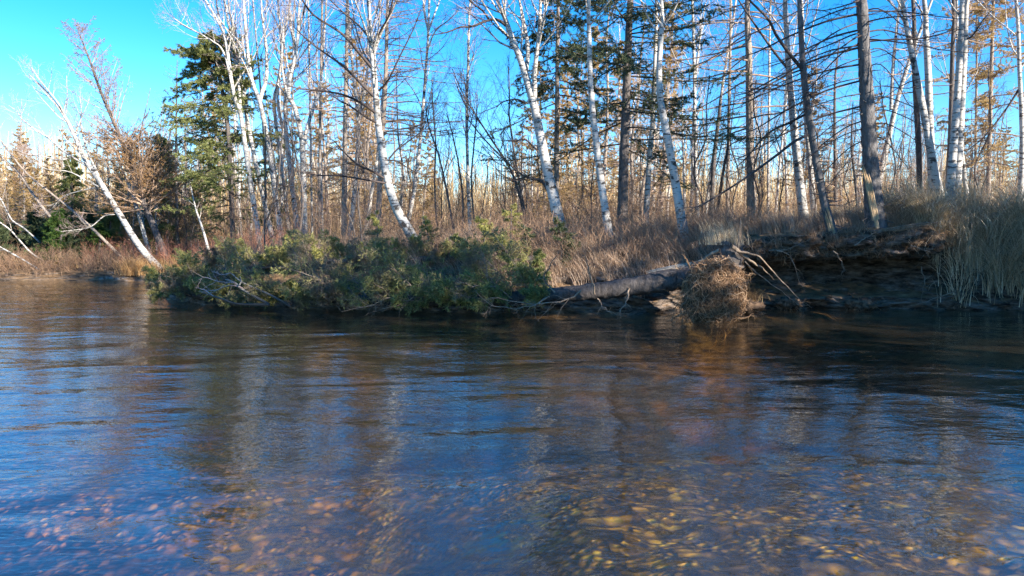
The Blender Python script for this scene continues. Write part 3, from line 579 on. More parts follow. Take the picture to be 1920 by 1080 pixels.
def dead_conifer(label, Y, w, H, pix, branches, seed, rand, bark, name='dead_tree', cat='dead tree', extra=()):
    """each large dead branch is a part"""
    rs = np.random.RandomState(900+seed)
    P, gz = trunk_path(pix, Y, H); base = P[0].copy(); base[2] = gz
    R = trunk_radius(w/2*Y/F, len(P), 0.3, 0.75, 0.02)
    root = thing(name, base, label, cat)
    trunk = MB().tubes(spline(P, 140), np.interp(np.linspace(0, len(P)-1, 140), np.arange(len(P)), R), 20, rough=0.035)
    for (bp, bw, dy) in branches:
        L = px_path(bp, Y, 16, dy=dy, ext=0.4); LR = trunk_radius(bw/2*Y/F, 16, 0, 0.7, 0.004)
        mb = MB().tubes(L, LR, 6)
        A, AR = grow(L[None], LR[None], 16, 0.15, 0.98, 48, 12, 0.22, 6, 0.45, rs, -0.05, 0.14, 0.4, rcap=0.007)
        B, BR = grow(A, AR, 4, 0.2, 1, 42, 10, 0.5, 4, 0.6, rs, -0.03, 0.18, 0.3, rmin=0.0017)
        mb.tubes(A, AR, 3).tubes(B, BR, 3).build('branch', M['dark_twig'], root, base)
    if rand:
        n, t0, t1, Lm, el, sag = rand
        az = rs.rand(n)*2*pi
        A, AR = grow(P[None], R[None], n, t0, t1, 90-el, 8, Lm, 10, 0.2, rs, np.concatenate([np.full(5, -sag), np.full(4, 0.04)]), 0.06, 0.1, rcap=0.02, rel=False, az=az)
        for e in range(n):
            mb = MB().tubes(A[e], AR[e], 5)
            B, BR = grow(A[e:e+1], AR[e:e+1], 16, 0.12, 0.98, 50, 10, 0.2, 6, 0.5, rs, -0.05, 0.12, 0.5, flat=0.5, rcap=0.006)
            Cc, CR = grow(B, BR, 4, 0.2, 1, 45, 10, 0.45, 4, 0.6, rs, -0.05, 0.15, 0.3, rmin=0.0017)
            mb.tubes(B, BR, 3).tubes(Cc, CR, 3).build('branch', M['dark_twig'], root, base)
    mb = trunk
    for kk in range(40):     # knots and stubs
        f = rs.uniform(0.03, 0.6)*(len(P)-1); i = int(f); a_ = rs.rand()*2*pi; d = np.array([cos(a_), sin(a_), rs.uniform(-0.4, 0.2)])
        o = P[i]+(P[i+1]-P[i])*(f-i)+d*R[i]*0.85
        mb.tubes(np.stack([o, o+d*0.05, o+d*rs.uniform(0.08, 0.3)]), np.array([0.016, 0.011, 0.006]), 4)
    mb.build('trunk', M[bark], root, base)
    return root, P, R, base
rt, P_, R_, bs_ = dead_conifer('dead trunk leaning left with a split pale base on the eroded bank', 16.35, 16, 7.5, [(1560, 436), (1546, 380), (1531, 305), (1517, 220), (1507, 140), (1502, 60), (1499, 0)],
    [([(1506, 132), (1480, 100), (1455, 65), (1440, 35), (1410, 5)], 7, -0.6), ([(1517, 252), (1490, 265), (1455, 292), (1410, 325), (1370, 352), (1320, 382)], 6, -0.8), ([(1505, 130), (1478, 140), (1440, 160), (1405, 180)], 4, -0.5), ([(1515, 212), (1480, 230), (1440, 250), (1405, 290)], 5, 0.5)], 1, (10, 0.35, 0.9, 2.0, -15, 0.05), 'spruce_grey')
def splinter(pix, Y, wpx, name, mat, parent=None, base=None, thick=0.05, dy=0.0, n=5, seed=0):
    """ragged split board: several tapering slivers side by side"""
    rs = np.random.RandomState(seed); mb = MB(); p = spline([at(u, v, Y+dy*i) for i, (u, v) in enumerate(pix)], 9)
    W_ = wpx*Y/F; t_ = p[-1]-p[0]; side = np.cross(t_, [0, 1, 0]); side /= np.linalg.norm(side)
    for k in range(n):
        o = side*(k-(n-1)/2)*W_/n; c0 = rs.randint(0, 2); c1 = 9-rs.randint(0, 4)
        q = p[c0:c1]+o+np.array([0, rs.uniform(-0.02, 0.02), 0]); ln = len(q)
        r = np.linspace(1, 0.6, ln)*W_/n*0.75; r[-1] = 0.003
        mb.tubes(q, r, 5)
    return mb.build(name, M[mat], parent, base)
splinter([(1561, 438), (1555, 415), (1547, 388)], 16.15, 11, 'split_wood', 'split', rt, bs_, seed=3)
brs = []
rr = np.random.RandomState(77)
for (v0, u1, v1, bw, dy) in [(10, 1505, 50, 5, -.5), (25, 1425, 95, 7, .6), (40, 1490, 120, 5, -1), (55, 1470, 115, 6, .8), (78, 1515, 170, 5, -.4), (88, 1410, 170, 7, .5), (108, 1500, 175, 4, -1), (120, 1455, 165, 6, .4), (145, 1500, 185, 4, -.7), (150, 1420, 240, 6, .9),
     (175, 1510, 205, 4, -.8), (198, 1400, 290, 6, .6), (205, 1530, 260, 4, -.6), (225, 1520, 290, 4, .7), (240, 1510, 300, 4, -.5), (262, 1540, 330, 3.5, .5), (280, 1560, 340, 3.5, -.4)]:
    u0 = 1614+0.085*v0*0.35; du = u1-u0
    brs.append(([(u0, v0), (u0+du*0.35, v0+(v1-v0)*0.22), (u0+du*0.7, v0+(v1-v0)*0.6), (u1, v1)], bw*0.62, dy))
for (v0, u1, v1, bw, dy) in [(20, 1690, 45, 4, -.6), (60, 1720, 75, 5, .5), (78, 1755, 66, 5, -.4), (95, 1700, 130, 3.5, .6), (125, 1700, 190, 3.5, -.7), (165, 1705, 165, 3.5, .4), (185, 1712, 200, 3.5, -.5), (210, 1720, 230, 3.5, .6), (235, 1715, 262, 3, -.4), (262, 1690, 300, 3, .5)]:
    u0 = 1622+0.03*v0; du = u1-u0
    brs.append(([(u0, v0), (u0+du*0.35, v0-4), (u0+du*0.75, v0+(v1-v0)*0.45), (u1, v1)], bw*0.62, dy))
rt2, P2, R2, bs2 = dead_conifer('thick dark spruce trunk with many bare drooping branches on the bank', 16.6, 32, 13, [(1643, 425), (1635, 340), (1628, 230), (1621, 110), (1615, 0)], brs, 2, (26, 0.45, 0.92, 2.6, -8, 0.04), 'spruce_grey', 'spruce_tree', 'spruce tree')
b_ = splinter([(1646, 428), (1637, 385), (1627, 335), (1620, 308)], 16.15, 13, 'split_board', 'split', seed=5, n=4)
tag(b_, 'pale yellow split board leaning on the thick spruce trunk', 'broken wood')
birch('sunlit white birch leaning right behind the thick spruce trunk', 24, 12, 9, [(1640, 395), (1652, 320), (1665, 265), (1682, 190), (1706, 112), (1725, 60)], [([(1671, 205), (1675, 120), (1683, 40), (1688, 0)], 7)], seed=130, crown=dict(nA=12, nC=4, t0=0.4))
birch('left birch of the right clump, bending left as it rises', 18.2, 16, 12, [(1766, 385), (1750, 310), (1736, 230), (1718, 140), (1702, 60), (1692, 0)], seed=131, crown=dict(nA=12, t0=0.6))
larch('dark straight trunk behind the left birch of the right clump', 19.5, 12, 13, [(1727, 380), (1722, 260), (1714, 120), (1712, 0)], seed=132, bark='spruce', n=50, Lmax=1.6, t0=0.3)
birch('upright birch with a sunlit right edge in the right clump', 19, 16, 12, [(1752, 385), (1745, 280), (1741, 150), (1736, 60), (1733, 0)], seed=133, crown=dict(nA=12, t0=0.6))
birch('left of the two close birches sharing one base in the right clump', 17.6, 16, 12, [(1779, 395), (1786, 300), (1795, 180), (1801, 80), (1804, 0)], seed=134, crown=dict(nA=10, t0=0.62))
birch('right of the two close birches sharing one base in the right clump', 17.8, 17, 12, [(1791, 395), (1796, 310), (1803, 190), (1809, 80), (1813, 0)], seed=135, dark=[([(1810, 75), (1822, 68), (1832, 55)], 4)], crown=dict(nA=10, t0=0.62))
larch('dark trunk edge hidden behind the two close birches', 19, 10, 13, [(1775, 395), (1782, 260), (1786, 100), (1788, 0)], seed=136, bark='spruce', n=45, Lmax=1.4, t0=0.35)
birch('bright white birch showing low behind the right clump', 21, 9, 9, [(1815, 385), (1806, 310), (1800, 240), (1796, 100)], seed=137, crown=dict(nA=10, nC=4))
larch('larch with golden needles near the right edge', 27, 9, 9.5, [(1853, 365), (1856, 250), (1860, 100), (1863, 0)], seed=138, needle='needle_gold', ndl=26, n=100, Lmax=2.3, tw=16, elev=5, t0=0.12, nl=0.08, nw=0.02)
birch('birch with a dark foot at the right edge', 20, 11, 12, [(1912, 375), (1917, 310), (1916, 220), (1912, 140), (1905, 0)], seed=139, dark=[([(1915, 160), (1890, 200), (1860, 240), (1840, 262)], 4)], crown=dict(nA=12, t0=0.5))
larch('bare grey larch between the right clump and the golden larch', 28, 5, 9, [(1828, 372), (1830, 250), (1832, 60)], seed=140, n=60, Lmax=1.3)

# ------------------------------------------------------------------ forest behind: copies of a few kinds
def copy_tree(root, loc, rz, sc, label, group):
    r = root.copy(); C.objects.link(r); r.location = tuple(loc); r.rotation_euler = (RS.randn()*0.03, RS.randn()*0.03, rz); r.scale = (sc,)*3
    r['label'] = label; r['group'] = group
    for ch in root.children:
        q = ch.copy(); C.objects.link(q); q.parent = r
    return r
def proto_path(H, lean, rs, K=26):
    pts = [np.array([lean*H*(q/5)**1.3+rs.randn()*0.10*(q > 0), rs.randn()*0.10*(q > 0), H*q/5-(0.25 if q == 0 else 0)]) for q in range(6)]
    return spline(pts, K)
def proto(kind, H, r0, seed):
    rs = np.random.RandomState(3000+seed)
    P = proto_path(H, rs.uniform(-0.06, 0.06), rs)
    nm, bk, ct = {'birch': ('birch_tree', 'birch', 'birch tree'), 'larch': ('larch_tree', 'larch', 'larch tree'), 'gold': ('larch_tree', 'larch', 'larch tree'), 'sap': ('bare_sapling', 'spruce', 'sapling'), 'spruce': ('spruce_tree', 'spruce', 'spruce tree')}[kind]
    R = trunk_radius(r0, len(P), 0.2)
    root = thing(nm, (0, 0, 0), '', ct)
    MB().tubes(P, R, 8).build('trunk', M[bk], root)
    if kind == 'birch': mb = birch_crown(MB(), P[None], R[None], rs, nA=24, LA=0.17, t0=0.3, nB=6, nC=5, angA=36); ms = [M['birch_limb'], M['birch_twig']]
    elif kind == 'sap': mb = birch_crown(MB(), P[None], R[None], rs, nA=22, LA=0.26, t0=0.1, nB=6, nC=4, angA=36); ms = [M['dark_twig'], M['dark_twig']]
    elif kind == 'spruce': mb = conifer_parts(P, R, rs, n=120, t0=0.02, Lmax=2.6, elev=-5, sag=0.03, tw=12, sub=0, ndl=14, taper=0.9, nl=0.16, nw=0.05); ms = [M['spruce_twig'], M['needle_dark']]
    else: mb = conifer_parts(P, R, rs, n=75, t0=0.1, Lmax=0.19*H, elev=12, sag=0.02, tw=9, sub=2, twL=0.25, ndl=30 if kind == 'gold' else None, nl=0.085, nw=0.02); ms = [M['larch_twig'], M['needle_gold' if kind == 'gold' else 'needle_tan']]
    mb.build('crown', ms, root)
    return root, H
protos = {k: [] for k in ('birch', 'larch', 'gold', 'sap', 'spruce')}
for q in range(5): protos['birch'].append(proto('birch', 10, 0.085, q))
for q in range(5): protos['larch'].append(proto('larch', 10, 0.09, 10+q))
for q in range(2): protos['gold'].append(proto('gold', 9, 0.085, 20+q))
for q in range(5): protos['sap'].append(proto('sap', 4, 0.024, 30+q))
used = set()
def place(kind, u, Y, H, label, group, k=None, xy=None):
    L = protos[kind]; pr, H0 = L[RS.randint(len(L)) if k is None else k % len(L)]
    x = (u-960)/F*Y*0.999 if xy is None else xy[0]
    z = ground_z(x, Y)
    if pr.name not in used:
        used.add(pr.name); r = pr; r.location = (x, Y, z); r.rotation_euler = (0, 0, RS.rand()*6.28); r.scale = (H/H0,)*3; r['label'] = label; r['group'] = group
        return r
    return copy_tree(pr, (x, Y, z), RS.rand()*6.28, H/H0, label, group)
TU = [-60, 0, 130, 240, 330, 430, 620, 740, 830, 860, 930, 990, 1080, 1300, 1500, 1700, 1850, 1990]
TV = [240, 230, 250, 240, 170, 60, 40, 60, 260, 330, 340, 190, -60, -60, 40, 190, 180, 150]
REG = [(225, 'behind the leaning trees at the far left'), (440, 'behind the pine'), (620, 'behind the white birch clump'), (830, 'behind the big leaning birch'), (1010, 'around the slender young birch'), (1330, 'behind the dark spruce'), (1600, 'behind the dead leaning trunk'), (3000, 'behind the right birch clump')]
NAMES = {'birch': 'slim pale birch far back ', 'larch': 'thin bare brown larch far back ', 'gold': 'tan larch still holding some needles ', 'sap': 'thin bare sapling in the undergrowth '}
rf_ = np.random.RandomState(42)
n = 0
while n < 170:
    u = rf_.uniform(-60, 1980); Y = rf_.uniform(25, 62)**1.0
    if rf_.rand() > 0.35 and Y < 30: continue
    x = (u-960)/F*Y
    if Y-bank_y(x) < 4: continue
    if 845 < u < 945 and Y < 40: continue
    vt = np.interp(u, TU, TV)
    Hm = at(u, vt, Y)[2]-1.3
    H = min(Hm, 15)*rf_.uniform(0.6, 1.0)
    if H < 2.2: continue
    kind = rf_.choice(['larch', 'birch', 'gold'], p=[0.52, 0.36, 0.12])
    reg = next(r for lim, r in REG if u < lim)
    place(kind, u, Y, H, NAMES[kind]+reg, NAMES[kind].strip()+' '+reg); n += 1
for k in range(34):
    u = rf_.uniform(-30, 400); Y = rf_.uniform(31, 46); x = (u-960)/F*Y; reg = REG[0 if u < 225 else 1][1]
    place('gold', u, Y, (at(u, rf_.uniform(235, 345), Y)[2]-1.2), NAMES['gold']+reg, NAMES['gold'].strip()+' '+reg)
n = 0
while n < 80:
    u = rf_.uniform(300, 1940); Y = rf_.uniform(19, 34); x = (u-960)/F*Y
    if Y-bank_y(x) < 2.5: continue
    reg = next(r for lim, r in REG if u < lim)
    place('sap', u, Y, rf_.uniform(1.8, 4.6) if not 850 < u < 940 else 2.5, NAMES['sap']+reg, NAMES['sap'].strip()+' '+reg); n += 1
# grove past the right edge whose shade lies on the near bank
for q in range(3): protos['spruce'].append(proto('spruce', 15, 0.18, 50+q))
gpos = []
rg = np.random.RandomState(5)
for cc in list(np.linspace(10.2, 15.6, 5))+list(np.linspace(18.8, 25.5, 7)):
    x = rg.uniform(14.6, 17.5) if cc > 16 else rg.uniform(15.5, 18.5); gpos.append((x, cc-0.78*x+rg.uniform(-0.3, 0.3), np.interp(cc, [9, 24], [15.0, 12.0])*rg.uniform(0.9, 1.12)))
for k, (x, y, h) in enumerate(gpos):
    place('spruce', 0, y, h, 'dense dark spruce in the riverside grove that shades the near bank', 'spruces of the riverside grove', k, (x, y))

# ------------------------------------------------------------------ far forest and undergrowth
rs = np.random.RandomState(8)
def frustum_xy(n, y0, y1, p=1.0, mind=3.0, ulim=(-120, 2040)):
    out = []
    while sum(len(o) for o in out) < n:
        y = y0+(y1-y0)*rs.rand(n)**p; u = rs.uniform(*ulim, n); x = (u-960)/F*y
        k = y-bank_y(x) > mind; out.append(np.stack([x[k], y[k]], 1))
    return np.concatenate(out)[:n]
def stems(XY, H, lean, K, wob):
    N = len(XY); z = ground_z(XY[:, 0], XY[:, 1])-0.05
    p = np.stack([XY[:, 0], XY[:, 1], z], 1); d = np.stack([lean*rs.randn(N), lean*rs.randn(N), np.ones(N)], 1); out = [p]
    for k in range(K-1):
        d = d+wob*rs.randn(N, 3)*[1, 1, 0.3]; d /= np.linalg.norm(d, axis=1, keepdims=True)
        p = p+d*(H/(K-1))[:, None]; out.append(p)
    return np.stack(out, 1)
XY = frustum_xy(7600, 42, 135, 0.75, 12)
Hs = rs.uniform(3.0, 7.0, len(XY))*(0.75+XY[:, 1]/200)
uu = XY[:, 0]/XY[:, 1]*F+960
Hs *= np.interp(uu, [0, 300, 500, 860, 1000, 1400, 1920], [1.15, 1.1, 1.0, 0.85, 1.0, 1.0, 0.9])
P = stems(XY, Hs, 0.05, 6, 0.04); R = 0.02+0.02*rs.rand(len(XY))[:, None]*np.linspace(1.6, 0.3, 6)[None]
mb = MB().ribbons(P, R*2, rs)
A, AR = grow(P, R, 16, 0.15, 1.0, 52, 14, 0.20, 4, 0.35, rs, 0.04, 0.12, 0.7, rmin=0.006)
mb.ribbons(A, AR*2, rs)
B, BR = grow(A, AR, 4, 0.2, 1.0, 42, 12, 0.45, 3, 0.6, rs, 0.02, 0.15, 0.3, rmin=0.005)
mb.ribbons(B, BR*2, rs)
tag(mb.build('far_forest', M['far']), 'far sunlit thicket of bare tan saplings filling the forest', 'forest', kind='stuff')
def bank_xy(n, x0, x1, d0, d1, p=1.0):
    x = rs.uniform(x0, x1, n); d = d0+(d1-d0)*rs.rand(n)**p; return np.stack([x, bank_y(x)+d], 1)
def brush(name, mat, XY, h0, h1, label, n1=5, n2=3, lean=0.2, r=0.004):
    H = rs.uniform(h0, h1, len(XY)); P = stems(XY, H, lean, 6, 0.10); R = r*(0.6+0.8*rs.rand(len(XY)))[:, None]*np.linspace(1, 0.4, 6)[None]
    mb = MB().tubes(P, R, 3); A, AR = grow(P, R, n1, 0.2, 1, 35, 12, 0.45, 5, 0.7, rs, 0.05, 0.15, 0.4, rmin=0.0018); mb.tubes(A, AR, 3)
    if n2: B, BR = grow(A, AR, n2, 0.2, 1, 35, 12, 0.5, 4, 0.7, rs, 0.03, 0.18, 0.4, rmin=0.0016); mb.tubes(B, BR, 3)
    return tag(mb.build(name, M[mat]), label, 'undergrowth', kind='stuff')
brush('undergrowth', 'shrub', frustum_xy(5200, 20, 46, 0.8, 3.5), 0.7, 2.3, 'tangle of thin bare brown shrubs on the forest floor')
brush('red_undergrowth', 'shrub_red', frustum_xy(900, 22, 31, 1, 1.2, (150, 560)), 0.4, 1.1, 'reddish bare shrub stems on the low bank left of the birch clump', r=0.005)
brush('shore_undergrowth', 'shrub', bank_xy(750, -21, -13.4, 0.2, 2.5), 0.3, 0.9, 'dark tangled brush along the far left waterline', 6, 3, 0.5, 0.005)
XYn = frustum_xy(900, 15, 20, 1, 0.9, (640, 1420))
brush('bank_undergrowth', 'shrub', XYn, 0.4, 1.2, 'grey-brown bare twigs among grass on the near bank', 4, 3, 0.3, 0.004)

# ------------------------------------------------------------------ grass
def zpts(XY, dz=-0.03): return np.concatenate([XY, (ground_z(XY[:, 0], XY[:, 1])+dz)[:, None]], 1)
def tufts(mb, XY, n, s_, h, az0, azs, bend, wid, K=6):
    N = len(XY); B = np.repeat(XY, n, 0)+rs.randn(N*n, 2)*s_
    hh = np.repeat(rs.uniform(h[0], h[1], N), n)*rs.uniform(0.55, 1.1, N*n); az = np.repeat(az0+azs*rs.randn(N), n)+0.32*rs.randn(N*n)
    bd = np.repeat(rs.uniform(bend[0], bend[1], N), n)*rs.uniform(0.7, 1.25, N*n)
    mb.blades(zpts(B), hh, az, bd, wid, rs, K)
def clump(XY, n, s_):
    k = len(XY)//n; c_ = XY[:k]; return np.repeat(c_, n, 0)+rs.randn(k*n, 2)*s_
mb = MB()
tufts(mb, bank_xy(1300, -3.2, 6.2, 0.4, 5.0), 22, 0.07, (0.5, 1.0), pi*0.95, 0.8, (0.9, 2.6), 0.009)
tufts(mb, bank_xy(1500, -9, 6, 2.5, 9), 18, 0.10, (0.45, 1.0), pi, 1.0, (0.4, 1.8), 0.009)
tufts(mb, bank_xy(800, 5.0, 9.5, 0.8, 4.5), 18, 0.07, (0.35, 0.8), pi, 0.9, (0.3, 1.9), 0.007)
tag(mb.build('dry_grass', M['grass']), 'dry brown wind-bent grass covering the near bank', 'grass', kind='stuff')
mb = MB()
tufts(mb, bank_xy(420, 9.0, 13.0, 0.15, 2.6), 30, 0.05, (0.9, 1.9), radians(208), 0.6, (1.2, 2.3), 0.015, 9)
tufts(mb, bank_xy(220, 9.1, 13.0, 0.3, 2.2), 16, 0.05, (0.8, 1.4), radians(240), 1.3, (1.4, 2.4), 0.012, 9)
tufts(mb, bank_xy(1300, 8.5, 14.5, 2.0, 9), 16, 0.10, (0.5, 1.0), pi*1.05, 0.7, (0.8, 2.3), 0.009)
tag(mb.build('drooping_grass', M['grass_pale']), 'long pale dead grass drooping over the right bank toward the water', 'grass', kind='stuff')
mb = MB()
XY = frustum_xy(34000, 22, 48, 0.9, 4.5)
mb.blades(zpts(XY), rs.uniform(0.4, 1.1, len(XY)), pi+rs.randn(len(XY))*1.2, rs.uniform(0.2, 1.5, len(XY)), 0.014, rs, 4)
XY = np.concatenate([bank_xy(3500, -13.6, -9.2, 0.3, 4.0), bank_xy(1200, -22, -13.6, 1.0, 4.0)])
mb.blades(zpts(XY), rs.uniform(0.3, 0.7, len(XY)), pi+rs.randn(len(XY))*1.2, rs.uniform(0.3, 1.8, len(XY)), 0.012, rs, 4)
tag(mb.build('orange_grass', M['grass_gold']), 'orange-tan sunlit grass on the forest floor and far bank', 'grass', kind='stuff')

# gold tussock and stones at the far bank
def tussock(u, v, Y, n, h, lab, mat, r):
    p = at(u, v, Y); p[2] = ground_z(p[0], Y); root = p
    B = np.concatenate([p[:2]+rs.randn(n, 2)*r, np.full((n, 1), p[2]-0.05)], 1)
    o = MB().blades(B, rs.uniform(0.6, 1, n)*h, rs.rand(n)*2*pi, rs.uniform(0.3, 1.7, n), 0.012, rs).build('grass_tussock', M[mat], None, root); o.location = tuple(root)
    tag(o, lab, 'grass tuft')
tussock(251, 520, 26.3, 900, 0.75, 'round golden grass tuft at the far bank beside the stones', 'grass_gold', 0.22)
def rock(u, v, Y, s_, lab, grp=None):
    p = at(u, v, Y); bm_n = 14
    th, ph = np.meshgrid(np.linspace(0, 2*pi, bm_n, endpoint=False), np.linspace(0.05, pi-0.05, 9), indexing='ij')
    rad = 1+0.22*np.sin(3*th+p[0]*5)*np.sin(ph*2+p[0])+0.12*rs.randn(*th.shape)
    V = np.stack([np.cos(th)*np.sin(ph)*rad*s_*1.4, np.sin(th)*np.sin(ph)*rad*s_, np.cos(ph)*rad*s_*0.7], -1)
    a, b_ = np.meshgrid(np.arange(bm_n), np.arange(8), indexing='ij'); f = np.stack([a*9+b_, ((a+1) % bm_n)*9+b_, ((a+1) % bm_n)*9+b_+1, a*9+b_+1], -1).reshape(-1, 4)
    o = MB().add(V, f).build('bank_stone', M['rock']); o.location = (p[0], Y, 0.05); tag(o, lab, 'stone', grp)
for k, (u, Y, s_) in enumerate([(208, 25.9, 0.15), (222, 25.8, 0.10), (232, 25.9, 0.12), (215, 26.1, 0.11), (190, 25.9, 0.08), (240, 25.9, 0.08)]):
    rock(u, 522, Y, s_, 'small pale stone in the pile at the foot of the golden tuft', 'stones at the far bank')

# ------------------------------------------------------------------ fallen spruce with its root plate
rs = np.random.RandomState(21)
tp = spline([at(1352, 528, 13.95), at(1290, 521, 14.15), at(1200, 535, 14.35), at(1100, 548, 14.5), at(1000, 556, 14.75), at(850, 563, 15.1), at(700, 562, 15.5), at(550, 556, 16.1), at(400, 556, 16.8), at(285, 548, 17.4)], 40)
TR = np.linspace(0.235, 0.02, 40); TR[:2] *= 1.15
base = tp[0].copy(); base[2] = 0
fs = thing('fallen_spruce', base, 'fallen spruce with grey trunk, upturned roots and green boughs along the water', 'fallen tree')
MB().tubes(spline(tp, 160), np.interp(np.linspace(0, 39, 160), np.arange(40), TR), 22, rough=0.06).build('trunk', M['log'], fs, base)
def bough(B0, d0, L, sag, tw, ndl, r0, mat_i=0):
    K = 11; p = B0; d = d0/np.linalg.norm(d0); out = [p]
    for k in range(K-1):
        d = d+rs.randn(3)*0.06; d[2] -= sag*(1 if k < 6 else -0.3); d /= np.linalg.norm(d); p = p+d*L/(K-1); out.append(p)
    P = np.stack(out)[None]; P[..., 2] = np.maximum(P[..., 2], 0.02); R = np.linspace(r0, r0*0.2, K)[None]
    mb = MB().tubes(P, R, 5)
    B, BR = grow(P, R, tw, 0.1, 0.98, 48, 12, 0.34, 6, 0.5, rs, -0.04, 0.12, 0.5, flat=0.6, rcap=0.006)
    B[..., 2] = np.maximum(B[..., 2], 0.01)
    Cc, CR = grow(B, BR, 4, 0.15, 0.95, 46, 10, 0.45, 5, 0.6, rs, -0.05, 0.12, 0.4, rcap=0.003, rmin=0.0016)
    mb.tubes(B, BR, 3).tubes(Cc, CR, 3)
    if ndl: mb.needles(B, ndl*2, 0.06, 0.011, 0.6, rs, 1, 0.1).needles(Cc, ndl, 0.055, 0.010, 0.65, rs, 1)
    return mb
def bough_row(root, rb, path, n, s0, lens, pa, olive):
    m_ = len(path)-1.001
    for k in range(n):
        s_ = s0+(1-s0)*(k+rs.rand())/n
        f = s_*m_; i = int(f); o = path[i]+(path[i+1]-path[i])*(f-i); td = path[i+1]-path[i]; td /= np.linalg.norm(td)
        a = rs.choice([rs.uniform(-0.2, 1.3), rs.uniform(0.7, 2.2), rs.uniform(2.2, 3.3)], p=pa)  # 0 = inland, pi/2 = up, pi = to camera
        Lb = np.interp(s_, [0.3, 0.45, 0.75, 0.9, 1.0], lens)*rs.uniform(0.5, 1.0)
        if a > 2.2: Lb *= 0.65
        d = 0.5*td+np.array([0, cos(a), 0.9*sin(a)+0.05])
        bough(o, d, Lb, 0.035, 30, rs.choice([16, 9, 3], p=[0.5, 0.3, 0.2]), 0.016).build('bough', [M['fallen_twig'], M['needle_olive' if olive[0] < s_ < olive[1] and rs.rand() < 0.45 else 'needle_fallen']], root, rb)
bough_row(fs, base, tp, 99, 0.41, [1.5, 1.6, 1.6, 1.3, 0.85], [0.12, 0.40, 0.48], (0.30, 0.60))
tp2 = spline([at(1010, 505, 16.2), at(900, 508, 16.5), at(750, 512, 17.0), at(600, 512, 17.6), at(450, 515, 18.2), at(340, 530, 18.6)], 30)
for q in tp2: q[2] = max(q[2], ground_z(q[0], q[1])+0.18) if q[0] > -7.5 else q[2]
b2_ = tp2[0].copy(); b2_[2] = ground_z(b2_[0], b2_[1])
fs2 = thing('fallen_spruce', b2_, 'second fallen spruce behind the first, its boughs filling the slope below the leaning birch', 'fallen tree')
MB().tubes(tp2, np.linspace(0.10, 0.015, 30), 10).build('trunk', M['spruce'], fs2, b2_)
bough_row(fs2, b2_, tp2, 70, 0.02, [0.8, 0.9, 1.05, 1.0, 0.7], [0.2, 0.50, 0.30], (0.0, 0.25))
for k in range(4):       # long pale broken branches low over the water
    pass
for lp, bw, dy in [([(1030, 556), (1000, 572), (960, 578), (915, 568), (890, 545)], 5, -0.5), ([(1090, 545), (1060, 565), (1000, 570), (940, 560), (905, 562)], 5, -0.4), ([(1115, 552), (1108, 520), (1098, 485), (1095, 462)], 5, -0.3), ([(1120, 560), (1135, 580), (1165, 592)], 4, -0.3), ([(1180, 540), (1172, 570), (1160, 590)], 5, -0.25), ([(1040, 548), (1020, 520), (1035, 490), (1052, 470)], 5, -0.3),
                   ([(960, 560), (930, 540), (890, 535), (860, 528)], 4, -0.6), ([(830, 566), (790, 555), (750, 570), (700, 585)], 4, -0.6), ([(760, 566), (735, 558), (700, 572), (640, 584)], 4, -0.6), ([(1275, 525), (1268, 500), (1262, 482)], 4, -0.2), ([(930, 555), (915, 520), (905, 480), (895, 455)], 4, -0.4)]:
    Yb = 14.2 if lp[0][0] > 1000 else (14.6 if lp[0][0] > 880 else 15.1)
    L = gnarl(px_path(lp, Yb, 18, dy=dy), 0.016); L[:, 2] = np.maximum(L[:, 2], 0.0); LR = trunk_radius(bw*0.38*Yb/F, 18, 0, 0.9, 0.003)
    mb = MB().tubes(L, LR, 6); A, AR = grow(L[None], LR[None], 14, 0.15, 1, 45, 14, 0.24, 6, 0.5, rs, -0.02, 0.2, 0.3, rcap=0.006); B, BR = grow(A, AR, 3, 0.2, 1, 42, 12, 0.45, 4, 0.6, rs, 0, 0.2, 0.3)
    mb.tubes(A, AR, 4).tubes(B, BR, 3).build('dead_branch', M['deadwood'], fs, base)
# root plate: upturned disc of soil bristling with roots
c0 = at(1338, 522, 13.85); c0[2] = 0.46
th, ph = np.meshgrid(np.linspace(0, 2*pi, 40, endpoint=False), np.linspace(0.02, pi-0.02, 24), indexing='ij')
dirs = np.stack([np.cos(th)*np.sin(ph), np.sin(th)*np.sin(ph), np.cos(ph)], -1)
rad = 1+0.30*vnoise(dirs[..., 0]*3, dirs[..., 2]*3+dirs[..., 1], 2)+0.10*vnoise(dirs[..., 0]*5, dirs[..., 1]*5+dirs[..., 2]*4, 3)
V = dirs*rad[..., None]*np.array([0.52, 0.36, 0.56])+c0
a, b_ = np.meshgrid(np.arange(40), np.arange(23), indexing='ij'); f = np.stack([a*24+b_, ((a+1) % 40)*24+b_, ((a+1) % 40)*24+b_+1, a*24+b_+1], -1).reshape(-1, 4)
rp = MB().add(V, f).build('root_plate', M['soil'], fs, base)
for k in range(60):
    d = rs.randn(3)*[0.9, 0.7, 1.0]; d[1] = -abs(d[1])*0.8 if rs.rand() < 0.75 else d[1]; d /= np.linalg.norm(d)
    p = c0+d*np.array([0.42, 0.32, 0.50]); out = [p]; L = rs.uniform(0.22, 0.5) if k > 8 else rs.uniform(0.4, 0.7); r0 = rs.uniform(0.006, 0.02) if k > 8 else rs.uniform(0.025, 0.045)
    for q in range(9):
        d = d+rs.randn(3)*0.35; d[2] -= 0.07; d /= np.linalg.norm(d); p = p+d*L/9; out.append(p)
    P = np.stack(out)[None]; R = np.linspace(r0, 0.003, 10)[None]; mb = MB().tubes(P, R, 6)
    A, AR = grow(P, R, 7, 0.2, 1, 55, 15, 0.5, 7, 0.5, rs, -0.04, 0.32, 0.3, rcap=0.005, rmin=0.0018); mb.tubes(A, AR, 4).build('root', M['root'], rp, None if False else base)
mb = MB(); N = 900
